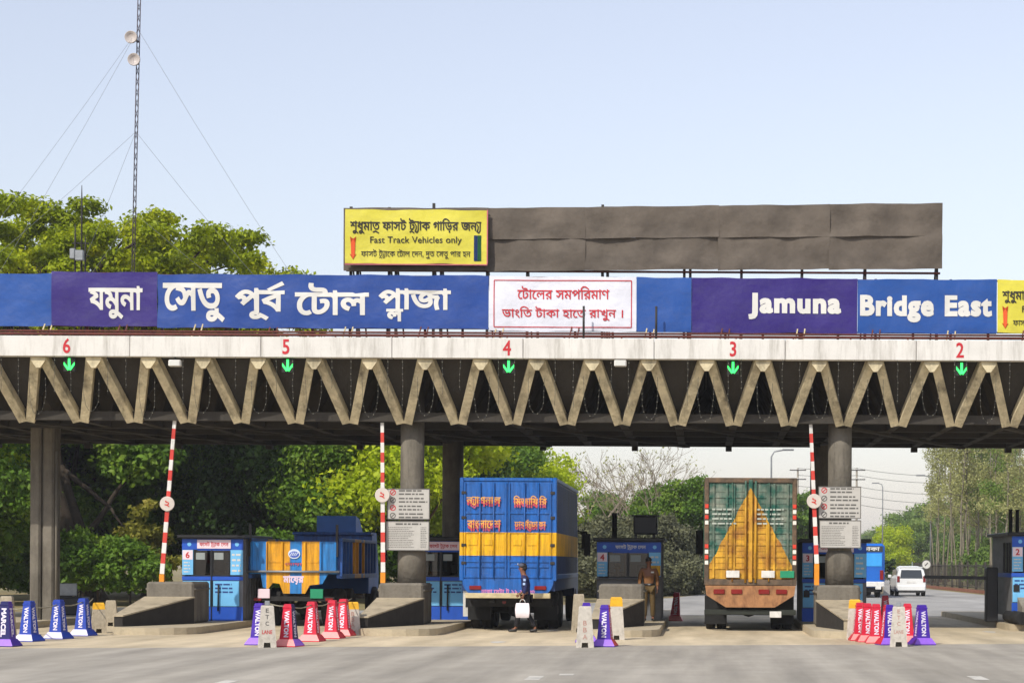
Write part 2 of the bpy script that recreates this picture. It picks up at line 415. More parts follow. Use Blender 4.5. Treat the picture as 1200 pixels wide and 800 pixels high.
# ------------------------------------------------------------------ ground
def sheet(name, pts, z, m, kind='structure', sub=0):
    mb = MB(); mb.add([(x, y, z) for x, y in pts], [tuple(range(len(pts)))])
    o = mb.build(name, m); o['kind'] = kind
    if o.data.polygons[0].normal.z < 0: o.data.flip_normals()
    return o
m_soil = mat('dry_soil', lin('#8a7a55'), .95, .3, .15, .4, 3, stain=lin('#5c6a2c'), stain_amt=.8, stain_scale=(.25, .25, .25))
sheet('ground', [(-870, -50), (870, -50), (870, 1380), (-870, 1380)], -.012, m_soil)
def roadmat(name, col, patch, tyre, sc):
    m = mat(name, col, .88, .1, sc, .3, 45, stain=patch, stain_amt=.75, stain_scale=(.35, .1, 1)); nt = m.node_tree; b = nt.nodes['Principled BSDF']
    src = b.inputs['Base Color'].links[0].from_socket
    tc = nd(nt, 'ShaderNodeTexCoord'); mp = nd(nt, 'ShaderNodeMapping'); mp.inputs['Scale'].default_value = tyre
    nt.links.new(tc.outputs['Object'], mp.inputs['Vector'])
    n = nd(nt, 'ShaderNodeTexNoise'); n.inputs['Scale'].default_value = 1; n.inputs['Detail'].default_value = 6; nt.links.new(mp.outputs[0], n.inputs['Vector'])
    n2 = nd(nt, 'ShaderNodeTexNoise'); n2.inputs['Scale'].default_value = 70; n2.inputs['Detail'].default_value = 3; nt.links.new(tc.outputs['Object'], n2.inputs['Vector'])
    ad = nd(nt, 'ShaderNodeMath', operation='MULTIPLY_ADD'); ad.inputs[1].default_value = .5; nt.links.new(n2.outputs['Fac'], ad.inputs[0]); nt.links.new(n.outputs['Fac'], ad.inputs[2])
    mr = nd(nt, 'ShaderNodeMapRange'); mr.inputs['From Min'].default_value = .5; mr.inputs['From Max'].default_value = 1.0; mr.inputs['To Min'].default_value = .68; mr.inputs['To Max'].default_value = 1.2
    nt.links.new(ad.outputs[0], mr.inputs['Value'])
    mx = nd(nt, 'ShaderNodeMix', data_type='RGBA', blend_type='MULTIPLY'); mx.inputs['Factor'].default_value = 1
    nt.links.new(src, mx.inputs['A']); nt.links.new(mr.outputs[0], mx.inputs['B']); nt.links.new(mx.outputs['Result'], b.inputs['Base Color'])
    return m
m_asph = roadmat('sun_bleached_asphalt', lin('#a29b8e'), lin('#918a7c'), (1.6, .12, 1), 1.0)
m_apron = roadmat('dusty_concrete_apron', lin('#c6b698'), lin('#a99877'), (1.3, .15, 1), 1.2)
m_far = roadmat('pale_asphalt', lin('#a19e98'), lin('#918e87'), (.5, .1, 1), .5)
a, b_ = G(-200, 760), G(1400, 753)
sheet('asphalt_road', [(-70, -40), (70, -40), (70, b_.y+(70-b_.x)*(b_.y-a.y)/(b_.x-a.x)), (-70, b_.y+(-70-b_.x)*(b_.y-a.y)/(b_.x-a.x))], 0, m_asph)
yb = lambda x: b_.y+(x-b_.x)*(b_.y-a.y)/(b_.x-a.x)
sheet('concrete_apron', [(-70, yb(-70)+.003), (70, yb(70)+.003), (70, 66), (-70, 66)], .0, m_apron)
sheet('exit_road', [(-16, 66.003), (16.5, 66.003), (16.5, 156), (19.5, 200), (31, 300), (60, 480), (75, 560), (66, 560), (50, 480), (22, 300), (9, 200), (3.5, 140), (-1.5, 100), (-7, 76)], .0, m_far)
# grass and leaf litter strip either side is part of the soil; painted dashes on the asphalt
m_paint = mat('worn_road_paint', lin('#c9c4b8'), .8, .15, 6, stain=lin('#77746f'), stain_amt=.9, stain_scale=(3, 3, 1))
for px, py in ((264, 799), (626, 794), (1146, 794), (664, 790)):
    p = G(px, py); l = .5 if px != 664 else .2
    d = MB(); d.add([(p.x-.11, p.y-l, .004), (p.x+.11, p.y-l, .004), (p.x+.11, p.y+l, .004), (p.x-.11, p.y+l, .004)], [(0, 1, 2, 3)])
    d.build('road_marking', m_paint)['kind'] = 'structure'
for px, py in ((1160, 740), (716, 744), (647, 738), (12, 752), (330, 752), (583, 752)):
    p = G(px, py); d = MB()
    pts = [(p.x+.16*math.cos(t)*(1+.3*math.sin(3*t)), p.y+.5*math.sin(t), .004) for t in [k*PI/5 for k in range(10)]]
    d.add(pts, [tuple(range(10))]); d.build('road_marking', m_paint)['kind'] = 'structure'

# ------------------------------------------------------------------ the toll canopy
YF, YBK = 48.0, 59.4
ZT, ZB = 6.70, 5.34       # level of the fascia's foot and of the truss nodes below
canopy = thing('toll_canopy', 'long concrete toll plaza canopy with zigzag truss front and white fascia over the lanes', 'toll canopy', (0, YF, 0))
def L(p): return (p[0], p[1]-YF, p[2])
XL, XR = -30.0, 21.0
f = MB()
x = XL
joint = 3.2
while x < XR-.1:
    f.bbox(x+.006, min(XR, x+joint)-.006, -.1, .16, ZT, 7.2, .012); x += joint
f.build('fascia', m_fascia, canopy)
t = MB(); t.box(XL, XR, .17, YBK-YF+.2, 6.92, 7.15); t.build('roof_slab', m_conc, canopy)
# copping stains, rail of rusty pipe along the fascia top
r_ = MB(); r_.tube([(XL, .0, 7.26), (XR, .0, 7.26)], .035, 6); r_.tube([(XL, .25, 7.36), (XR, .25, 7.36)], .025, 6)
xx = XL
while xx < XR: r_.box(xx-.02, xx+.02, -.02, .02, 7.2, 7.26); xx += 1.4
r_.build('top_rail', m_rust, canopy)
# nodes of the zigzag: measured along the front
tops = [-84, -20, 44.6, 109.5, 174, 238, 302.5, 368, 433, 498, 563.5, 629, 694, 760.5, 828, 894, 960, 1026, 1092, 1159, 1226, 1293]
TX = [P(q, 424, YF).x for q in tops]
TX = [TX[0]-1.36*k for k in range(7, 0, -1)] + TX + [TX[-1]+1.38*k for k in range(1, 6)]
BX = [(TX[i]+TX[i+1])/2 for i in range(len(TX)-1)]
YA = 49.2
dep = 2.28
mw = MB()
for rrow in range(5):
    y0 = YF+.1 + rrow*dep if rrow else YF+.14; y1 = YF+.1+(rrow+1)*dep; ya = (YA if rrow == 0 else (y0+y1)/2)+.1
    if rrow == 0: ya = YA+.12
    for i in range(len(BX)):
        xa, xb, xm = TX[i]+.02, TX[i+1]-.02, BX[i]
        vs = [(xa, y0, 6.9), (xb, y0, 6.9), (xb, y1, 6.9), (xa, y1, 6.9), (xm, ya, ZB+.12)]
        mw.add([L(v) for v in vs], [(0, 1, 4), (1, 2, 4), (2, 3, 4), (3, 0, 4)])
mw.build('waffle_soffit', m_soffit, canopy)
ch = MB()
rows = [YA+.05] + [YF+.1+(k+.5)*dep for k in range(1, 5)]
for k, y in enumerate(rows):
    ch.box(TX[0], TX[-1], y-.13-YF, y+.13-YF, ZB-.14 if k else ZB-.1, ZB+.12)
for i in range(0, len(BX)):
    ch.box(BX[i]-.1, BX[i]+.1, rows[0]+.132-YF, rows[-1]-.132-YF, ZB-.125, ZB+.1)
for i in range(-4, len(BX), 3):   # raking ribs under the grid
    a0 = BX[0]+(i)*1.36
    ch.bar((a0, rows[0]+.2-YF, ZB-.16), (a0+4.2, rows[-1]-.2-YF, ZB-.16), .2, .06, side=(0, 0, 1))
# edge beam at the back with hanging shallow arcs
for i in range(len(BX)-1):
    n = 6; xs = [BX[i]+(BX[i+1]-BX[i])*k/n for k in range(n+1)]
    for k in range(n):
        za, zb = (ZB-.1+.06*math.sin(PI*q/n) for q in (k, k+1))
        ch.add([(xs[k], rows[-1]+.14-YF, za), (xs[k+1], rows[-1]+.14-YF, zb), (xs[k+1], rows[-1]+.14-YF, 6.9), (xs[k], rows[-1]+.14-YF, 6.9)], [(0, 1, 2, 3)])
    if i % 2: ch.box(BX[i]-.09, BX[i]+.09, rows[-1]-.05-YF, rows[-1]+.2-YF, ZB-.27, ZB-.145)
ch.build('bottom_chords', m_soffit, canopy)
rnd = random.Random(4)
for i in range(len(TX)):
    for sgn in (-1, 1):
        j = i-1 if sgn < 0 else i
        if j < 0 or j >= len(BX): continue
        if TX[i] < -22.5 or TX[i] > 12: continue
        d = MB(); d.bar(L((TX[i]+sgn*.1, YF+.14, ZT-.005)), L((BX[j]-sgn*.09, YA+.06, ZB-.09)), .215, .24, side=(0, 1, .8))
        d.build('truss_diagonal', m_truss, canopy)
for i in range(len(TX)):
    if -22.5 < TX[i] < 12:
        d = MB(); d.prism([(TX[i]-.2, ZT-.004), (TX[i]-.17, ZT-.1), (TX[i]-.05, ZT-.27), (TX[i]+.05, ZT-.27), (TX[i]+.17, ZT-.1), (TX[i]+.2, ZT-.004)], .0, .1); d.build('truss_node', m_truss, canopy)
# columns: the round ones on the islands in front, and behind; a broad one to the left
def column(X, Y, r, z0, z1=6.6):
    c = MB(); c.lathe((X, Y-YF, 0), [(r, z0), (r, 2.0), (r, 3.4), (r*1.0, z1)], 28)
    if z0 > 1: c.lathe((X, Y-YF, 0), [(r+.06, z0), (r+.06, 1.85), (r+.045, 1.98), (r+.005, 2.06)], 28)
    return c.build('column', m_conc_d, canopy)
COLX = [P(483, 600, 49.8).x, P(984, 600, 49.8).x]
for X in COLX: column(X, 49.8, .3, 1.2); column(X, 57.9, .31, .12)
c = MB(); Yc = 51.9; x0, x1 = P(40, 600, Yc).x, P(67, 600, Yc).x
c.bbox(x0, x0+.28, Yc-.35-YF, Yc+.35-YF, 0, 6.5, .05); c.bbox(x0+.31, x1, Yc-.3-YF, Yc+.3-YF, 0, 6.5, .05); c.box(x0+.26, x0+.33, Yc-.2-YF, Yc+.2-YF, 0, 6.5)
c.tube([(x1+.08, Yc-.3-YF, .1), (x1+.08, Yc-.3-YF, 4.6)], .035, 8)
c.build('column', m_conc_d, canopy)
# lane numbers painted on the fascia
for s, px in (('6', 78), ('5', 335), ('4', 594), ('3', 859), ('2', 1125)):
    mb = MB(); p = P(px, 407.5+(px-600)*.005, YF-.106); write(mb, s, (p.x, p.y-YF, p.z), height=.37, bold=.02, sx=.8); mb.build('lane_number', m_redtxt, canopy)
# green arrow signals under the fascia
m_led = glow('green_lamp', (.03, .9, .12), 1.6)
ground_of = {}
for px, n in ((81, 'leftmost'), (337, 'second'), (596, 'third'), (859, 'fourth'), (1127, 'last')):
    p = P(px, 429+(px-600)*.005, YF-.02)
    num = {81: '6', 337: '5', 596: '4', 859: '3', 1127: '2'}[px]
    sgl = thing('lane_signal', 'green lit down arrow signal hanging under the red number %s on the fascia' % num, 'lane signal', p, group='green arrow signals over the lanes')
    h = MB(); h.bbox(-.15, .15, 0.02, .12, -.19, .17, .02); h.box(-.02, .02, .05, .09, .17, ZT-p.z-.004); h.build('housing', m_dark, sgl)
    ar = MB(); ar.prism([(-.028, .14), (-.028, -.14), (.028, -.14), (.028, .14)], -.0, .018)
    for s in (-1, 1): ar.prism([(s*.03, -.16), (s*.13, -.02), (s*.13, .05), (s*.03, -.08)][::s], -.002, .016)
    ar.build('arrow_lamp', m_led, sgl)
for px, nm in ((205, 'near the left end of the zigzag truss'), (727, 'above the open lane between the two tall trucks')):
    p = P(px, 425, YF-.02)
    fl = thing('floodlight', 'small white floodlight under the white fascia ' + nm, 'floodlight', p)
    h = MB(); h.bbox(-.15, .15, -.06, .1, -.09, .07, .02); h.build('lamp_housing', m_white, fl)
    h = MB(); h.box(-.12, .12, -.068, -.062, -.07, .05); h.build('lamp_glass', mat('frosted_glass', lin('#c9c9c2'), .3, .05), fl)
    h = MB(); h.box(-.02, .02, 0, .04, .072, ZT-p.z-.003); h.build('bracket', m_steel, fl)
# strings of little lamps hanging in the truss
m_wire = mat('lamp_wire', (.05, .05, .045), .6, .2); m_bulb = mat('small_lamp', lin('#918d7c'), .4, .2, 3)
def drop(xa, xb, y, zt, zb):
    mb = MB()
    pts = []
    if xb - xa < .02: pts = [Vector((xa, y, zt-(zt-zb)*k/8)) for k in range(9)]
    else:
        for k in range(13):
            u = k/12; pts.append(Vector((xa+(xb-xa)*(.5-.5*math.cos(PI*u)), y, zt-(zt-zb)*math.sin(PI*u)**.55)))
    o = pts[0].copy(); pts = [p-o+Vector((rnd.uniform(-.012, .012), 0, 0)) for p in pts]
    mb.tube(pts, .0045, 4, 0, False)
    ln = sum((pts[i+1]-pts[i]).length for i in range(len(pts)-1)); d = .1
    acc = 0
    for i in range(len(pts)-1):
        seg = (pts[i+1]-pts[i]).length
        while d < acc+seg:
            q = pts[i].lerp(pts[i+1], (d-acc)/seg); mb.ball(q, .014, 4, 1); d += .15
        acc += seg
    ob = mb.build('light_string', [m_wire, m_bulb]); ob.location = o
    tag(ob, 'string of tiny pale lamps hanging in the concrete zigzag truss', 'light string', 'strings of tiny lamps hung along the truss')
for i in range(len(BX)):
    if not (-18.2 < BX[i] < 8.6): continue
    m0 = TX[i]; y = YF-.14
    q = rnd.uniform(-.04, .04)
    drop(m0-.19+q, m0+.2+q, y+.1, ZT-.5+rnd.uniform(-.1, .1), ZB-.08+rnd.uniform(-.1, .12))
    for dx in (-.22+rnd.uniform(-.06, .06), .2+rnd.uniform(-.06, .06)):
        if rnd.random() < .88: drop(BX[i]+dx, BX[i]+dx, y, ZT, ZT-rnd.uniform(.75, 1.25))

# ------------------------------------------------------------------ banners on the canopy
def vinyl(name, col, rough=.42): return mat(name, col, rough, .1, .8, .5, 2.6, stain=tuple(min(1, c*.6+.03) for c in col), stain_amt=.45, stain_scale=(2, 2, 6))
V_blue, V_purple, V_white, V_yellow = vinyl('blue_vinyl', lin('#183f88')), vinyl('purple_vinyl', lin('#2b1a6c')), vinyl('white_vinyl', lin('#d5d6de')), vinyl('yellow_vinyl', lin('#cdc340'))
V_blue2 = vinyl('mid_blue_vinyl', lin('#1b4a92'))
YB = 48.35
def cloth(mb, x0, x1, z0, z1, y, amp=.02, nx=None, seed=0, mi=0, sag=.02):
    rr = random.Random(seed); nx = nx or max(6, int((x1-x0)/.18)); nz = 9
    ph = [rr.uniform(0, 6) for _ in range(6)]; vs = []
    def dsp(X, Z):
        v = min(1, max(0, (Z-z0)/(z1-z0))); return amp*(max(0, math.sin(PI*v))**.5*.6+.4)*(math.sin(X*2.1+Z*1.1+ph[0])+.6*math.sin(X*4.7-Z*2.3+ph[1])+.5*math.sin(Z*5+X*.7+ph[2])+.35*math.sin(X*9+Z*6+ph[3]))
    for j in range(nz+1):
        for i in range(nx+1):
            u, v = i/nx, j/nz; X = x0+(x1-x0)*u; Z = z0+(z1-z0)*v
            e = math.sin(PI*v)**.5*.6+.4
            yy = amp*e*(math.sin(X*2.1+Z*1.1+ph[0])+.6*math.sin(X*4.7-Z*2.3+ph[1])+.5*math.sin(Z*5+X*.7+ph[2])+.35*math.sin(X*9+Z*6+ph[3]))
            edge = (sag*(math.sin(X*3.1+ph[4])*.5+.3*math.sin(X*7+ph[5])))*(1 if v in (0, 1) else 0)
            vs.append((X, y+yy, Z+edge))
    fs = [(j*(nx+1)+i, j*(nx+1)+i+1, (j+1)*(nx+1)+i+1, (j+1)*(nx+1)+i) for j in range(nz) for i in range(nx)]
    mb.add(vs, fs, mi, True); return dsp
DSP = {}
def conform(mb, t, off):
    f = DSP[t.name]; mb.v = [(x, f(x, z)-off, z) for x, y, z in mb.v]
def banner(px0, px1, m, label, pyt, pyb, seed, Y=YB, name='vinyl_banner'):
    a, b = P(px0, pyt, Y), P(px1, pyb, Y); o = Vector(((a.x+b.x)/2, Y, b.z))
    t = thing(name, label, 'banner', o)
    mb = MB(); DSP[t.name] = cloth(mb, a.x-o.x, b.x-o.x, 0, a.z-b.z, 0, seed=seed, amp=.02); mb.build('sheet', m, t)
    mb = MB()
    for z in (.02, a.z-b.z-.02): mb.tube([(a.x-o.x, .07, z), (b.x-o.x, .07, z)], .022, 6)
    mb.build('support_pipe', m_rust, t)
    return t, a, b, o
def tl(px, py): return px, py+(px-600)*.005
def wr(t, o, s, px0, px1, py, m, hpx=None, bold=.0, sx=1.0, gap=0.0, Y=YB, name='lettering'):
    """a line of writing whose body spans px0..px1 and whose middle is at py"""
    p = P((px0+px1)/2, py, Y-.06); a, b = P(px0, py, Y-.06), P(px1, py, Y-.06); mb = MB()
    write(mb, s, (p.x-o.x, p.y-o.y, p.z-o.z), width=b.x-a.x, height=(hpx/F*Y if hpx else None), bold=bold, sx=sx, gap=gap); conform(mb, t, .015)
    return mb.build(name, m, t)
B = {}
t, a, b, o = banner(-260, 60, V_blue2, 'plain blue banner left of the purple Bengali banner', 319, 382, 1)
t, a, b, o = banner(60.6, 184, V_purple, 'purple banner with the white Bengali word for Jamuna', 318.5, 382.5, 2)
wr(t, o, 'যমুনা', 103, 166, 354, m_white_ink, 39, .03)
t, a, b, o = banner(184.6, 572.5, V_blue, 'long blue banner with large white Bengali words', 321, 385.5, 3)
wr(t, o, 'েসতু', 190, 263, 354, m_white_ink, 46, .03)
wr(t, o, 'পূব^', 275, 333, 352, m_white_ink, 46, .03)
wr(t, o, 'েটাল', 345, 432, 350, m_white_ink, 38, .03)
wr(t, o, 'প_লাজা', 443, 528, 357, m_white_ink, 39, .03)
t, a, b, o = banner(573.5, 745.5, V_white, 'white banner with red Bengali writing inside a thin red frame', 323.5, 388.5, 4)
wr(t, o, 'েটােলর সমপিরমাণ', 606, 714, 342.5, m_redtxt, 15.5, .012)
wr(t, o, 'ভাংিত টাকা হােত রাখুন ।', 588, 730, 367, m_redtxt, 17, .012)
mb = MB(); W_, H_ = b.x-a.x, a.z-b.z
for q0, q1 in (((.12, .1), (W_-.12, .1)), ((.12, H_-.1), (W_-.12, H_-.1)), ((.12, .1), (.12, H_-.1)), ((W_-.12, .1), (W_-.12, H_-.1))):
    for k in range(24):
        u, v = k/24, (k+1)/24; p_, r_2 = [(q0[0]+(q1[0]-q0[0])*s-W_/2, q0[1]+(q1[1]-q0[1])*s) for s in (u, v)]; h_ = .011
        dx, dz = (0, h_) if q0[1] == q1[1] else (h_, 0)
        mb.add([(p_[0]-dx, 0, p_[1]-dz), (r_2[0]-dx, 0, r_2[1]-dz), (r_2[0]+dx, 0, r_2[1]+dz), (p_[0]+dx, 0, p_[1]+dz)], [(0, 1, 2, 3)] if dz else [(3, 2, 1, 0)])
conform(mb, t, .013); mb.build('printed_frame', m_redtxt, t)
t, a, b, o = banner(746, 810, V_blue2, 'small blank blue banner between the white banner and the purple Jamuna banner', 325, 389, 5)
t, a, b, o = banner(810.5, 1004.5, V_purple, 'purple banner reading Jamuna in heavy white letters', 325.5, 390.5, 6)
wr(t, o, 'Jamuna', 877, 986, 358.5, m_white_ink, 31, .054, .8, .06)
t, a, b, o = banner(1005, 1168, V_blue2, 'blue banner reading Bridge East in heavy white letters', 327, 391, 7)
wr(t, o, 'Bridge East', 1008, 1163, 361.5, m_white_ink, 32, .054, .8, .06)
m_blk2 = m_black_ink
m_org = mat('orange_print', lin('#d9541f'), .6, .1); m_teal = mat('green_print', lin('#1f6b3c'), .6, .1); m_dkb = mat('navy_print', lin('#1c3f78'), .6, .1)
def fast_track(t, o, px0, px1, pyt, pyb, Y):
    k = (px1-px0)/166.; h = pyb-pyt; X = lambda u: px0+u*(px1-px0); Z = lambda v: pyt+v*h
    wr(t, o, 'শুধুমাত/ ফাসট ট/}াক গািড়র জন}', X(.035), X(.955), Z(.29), m_black_ink, h*.29, .02, Y=Y)
    wr(t, o, 'Fast Track Vehicles only', X(.175), X(.82), Z(.56), m_black_ink, h*.155, .008, Y=Y)
    wr(t, o, 'ফাসট ট/}ােক েটাল েদন, দ/ুত েসতু পার হন', X(.11), X(.88), Z(.8), m_black_ink, h*.18, .006, Y=Y)
    p0, p1 = P(X(.055), Z(.48), Y-.06), P(X(.055), Z(.9), Y-.06); mb = MB(); hh = p0.z-p1.z; ww = hh*.13
    q = [(-ww, hh), (0, hh*.9), (ww, hh), (ww*.75, hh*.72), (ww*.6, hh*.22), (ww*1.1, hh*.24), (0, 0), (-ww*1.1, hh*.24), (-ww*.6, hh*.22), (-ww*.75, hh*.72)]
    mb.prism([(x+p1.x-o.x, z+p1.z-o.z) for x, z in q], Y-.062-o.y, Y-.058-o.y); conform(mb, t, .015); mb.build('printed_arrow', m_org, t)
    p0, p1 = P(X(.905), Z(.46), Y-.06), P(X(.955), Z(.93), Y-.06); mb = MB()
    mb.box(p0.x-o.x, (p0.x+p1.x)/2-o.x, Y-.062-o.y, Y-.058-o.y, p1.z-o.z, p0.z-o.z, 0); mb.box((p0.x+p1.x)/2+.002-o.x, p1.x-o.x, Y-.062-o.y, Y-.058-o.y, p1.z-o.z, p0.z-o.z, 1)
    conform(mb, t, .015); mb.build('printed_block', [m_dkb, m_teal], t)
t, a, b, o = banner(1169, 1335, V_yellow, 'yellow banner with black Bengali writing and an orange arrow beside the blue Bridge East banner', 328, 391, 8)
fast_track(t, o, 1169, 1335, 328, 391, YB)
# steel frame that carries the banners
fr = thing('banner_frame', 'row of thin steel posts and raking struts standing on the fascia behind the banners', 'frame', (0, YB+.2, 7.15))
k = 0
for px in list(range(-30, 1230, 44)):
    x = P(px, 390, YB+.15).x
    mb = MB(); mb.box(x-.03, x+.03, -.06, 0, 0, 1.62); mb.build('post', m_steel if k % 3 else m_rust, fr)
    if k % 2 == 0:
        mb = MB(); mb.bar((x-.14, -.32, .04), (x-.05, -.12, .5), .03, .03); mb.bar((x+.06, -.32, .04), (x+.12, -.12, .5), .03, .03); mb.build('strut', m_wood if k % 4 else m_rust, fr)
    k += 1
for px in (684, 769): 
    x = P(px, 380, YF).x; mb = MB(); mb.tube([(x, -.56, .05), (x, -.56, .85)], .028, 6); mb.build('stub_post', m_steel, fr)

# ------------------------------------------------------------------ billboard above
YH = 50.0
bb = P(755, 317, YH); bl = P(403, 318, YH); br = P(1104, 315, YH)
bill = thing('billboard', 'long weathered grey sheet billboard on posts above the banners', 'billboard', (0, YH, 7.15))
m_tin = mat('weathered_grey_sheet', lin('#60574d'), .8, .22, .9, 1.0, 2.2, stain=lin('#453e37'), stain_amt=.7, stain_scale=(1.2, 1.2, 1.6))
edges = [403, 572, 685.5, 842, 972, 1104]
tops_ = [243.5, 243.5, 242.6, 240.8, 239.2, 238]; bots = [318, 318, 317.6, 317, 316.4, 315.5]
for i in range(5):
    yh = YH+.014*(i % 2); a, b = P(edges[i]-.4, tops_[i], YH), P(edges[i+1]+.4, bots[i], YH); mid = (a.z+b.z)/2-7.15; rise = P(edges[i+1], tops_[i+1], YH).z-a.z
    def tilt(mb): mb.v = [(x, y, z+rise*(x-a.x)/(b.x-a.x)) for x, y, z in mb.v]
    mb = MB(); cloth(mb, a.x, b.x, mid+.004, a.z-7.15, yh-YH, .04, seed=20+i, sag=.012); tilt(mb); mb.build('panel', m_tin, bill)
    mb = MB(); cloth(mb, a.x, b.x, b.z-7.15, mid+.03, .05+yh-YH, .04, seed=40+i, sag=.012); tilt(mb); mb.build('panel', m_tin, bill)
mb = MB()
for z in (bl.z-7.15+.05, (bl.z-7.15)+.85, P(403, 245, YH).z-7.15-.05): mb.tube([(bl.x+.03, .16, z), (br.x-.03, .16, z)], .03, 6)
mb.build('rail', m_rust, bill)
for px in (411, 419, 456, 464, 508, 517, 571, 618, 706, 712, 802, 809, 869, 940, 1014, 1098):
    x = P(px, 300, YH+.2).x; top = 10.78+rnd.uniform(.0, .12) if px not in (419, 464, 517, 712, 809) else 10.2
    mb = MB(); mb.box(x-.035, x+.035, .2, .27, 0, top-7.15); mb.bar((x, .26, 2.6), (x, 1.9, .02), .04, .04); mb.build('post', m_steel, bill)
t, a, b, o = banner(404.5, 571, V_yellow, 'yellow fast track banner with black writing hung on the left end of the grey billboard', 245.5, 309.5, 9, Y=YH-.16)
fast_track(t, o, 404, 571, 246, 310, YH-.16)
mb = MB(); W_ = b.x-a.x; H_ = a.z-b.z
mb.bar((-W_/2, -.01, -.02), (W_/2, -.01, -.02), .03, .02); mb.bar((W_/2, -.01, 0), (W_/2, -.01, H_), .03, .02); mb.build('red_hem', mat('faded_red_hem', lin('#b4626a'), .7, .2), t)
# ------------------------------------------------------------------ traffic islands
m_kerb = mat('kerb_concrete', lin('#b3a68c'), .9, .2, 2, .3, 20, stain=lin('#5f5747'), stain_amt=.6, stain_scale=(2, 2, 2))
m_ramp_side = mat('dark_ramp_side', lin('#2a2724'), .85, .3, 3, .2, 14)  # near-black tone for the upright faces of the ramps
def island(x0, x1, ramp, nose, label, ped=True, zr=.8, ynose=45.6, yend=66.5, rampback=None):
    t = thing('traffic_island', label, 'traffic island', ((x0+x1)/2, 50, 0), group='toll lane islands')
    ox = (x0+x1)/2; mb = MB(); hw = (x1-x0)/2; n = 10
    pts = [(-hw, yend-50), (-hw, ynose+hw*1.1-50)] + [(-hw*math.cos(PI*k/n), ynose+hw*1.1-50-hw*1.1*math.sin(PI*k/n)) for k in range(1, n)] + [(hw, ynose+hw*1.1-50), (hw, yend-50)]
    mb.prism(pts, 0, .15, 0, 'z'); i0 = [(x*.985, y+.02 if y < yend-50 else y-.02) for x, y in pts]; mb.prism(i0, .15, .165, 0, 'z')
    mb.build('kerb', m_kerb, t)
    if ramp:
        a, b = ramp[0]-ox, ramp[1]-ox; y0, y1 = nose-50, 49.0-50
        mb = MB(); nw = .2 if ped != 'pale' else .62
        lo = [(a, y0), (a+nw, y0), (b, y1), (a, y1)] if ped != 'pale' else [(b-nw, y0), (b, y0), (b, y1), (a, y1)]; hh = [.4, .4, zr, zr]
        vs = [(x, y, .166) for x, y in lo]+[(x, y, z) for (x, y), z in zip(lo, hh)]
        mb.add(vs, [(1, 2, 6, 5), (2, 3, 7, 6), (3, 0, 4, 7)], 1); mb.add(vs[:2]+vs[4:6], [(0, 1, 3, 2)], 0 if ped == 'pale' else 1)
        lo = [(lo[0][0]-.02, y0-.03), (lo[1][0]+.02, y0-.03), (b+.02, y1), (a-.02, y1)]
        vs = [(x, y, z+.001) for (x, y), z in zip(lo, hh)]+[(x, y, z+.035) for (x, y), z in zip(lo, hh)]
        mb.add(vs, [(4, 5, 6, 7), (0, 1, 5, 4), (1, 2, 6, 5), (3, 0, 4, 7)], 0)
        mb.build('ramp', [m_conc_l, m_ramp_side], t)
        mb = MB(); mb.bbox(a+.02, b-.02, y1+.003, y1+1.6, .166, 1.2, .05); mb.bbox(a-.02, b+.02, y1+.06, y1+1.5, .98, 1.06, .03); mb.build('pedestal', m_conc_d, t)
    return t
isl_a = island(-13.98, -11.9, (-13.9, -12.68), 46.4, 'concrete island with dark sided ramp by the blue booth and the dump truck')
isl_b = island(-8.2, -6.2, (-8.1, -6.95), 46.4, 'concrete island with ramp and round column between the dump truck and blue truck')
isl_c = island(-2.9, -1.0, (-2.6, -1.45), 46.4, 'concrete island with ramp where the guard stands between the two tall trucks')
isl_d = island(2.6, 4.5, (2.85, 3.97), 46.4, 'concrete island with blunt ramp and round column right of the green truck', ped='pale')
isl_e = island(8.1, 10.4, None, 0, 'shaded island of the booth at the right edge', ynose=51.2)
isl_f = island(-20.2, -16.95, None, 0, 'low island under the broad split column at the far left', ynose=48.3)
mb = MB(); mb.tube([(8.35-9.25, 1.1, .34), (8.35-9.25, 3.5, .34)], .17, 10); mb.tube([(8.35-9.25, 1.05, .34), (10.9-9.25, 1.05, .34)], .17, 10); mb.build('fender', m_black, isl_e)
mb = MB(); mb.prism([(1.8, .17), (3.4, .17), (3.4, 1.5), (3.0, 1.5), (2.7, .9), (1.8, .6)], 8.45-9.25, 8.75-9.25, 0, 'x'); mb.build('crash_block', m_conc, isl_e)

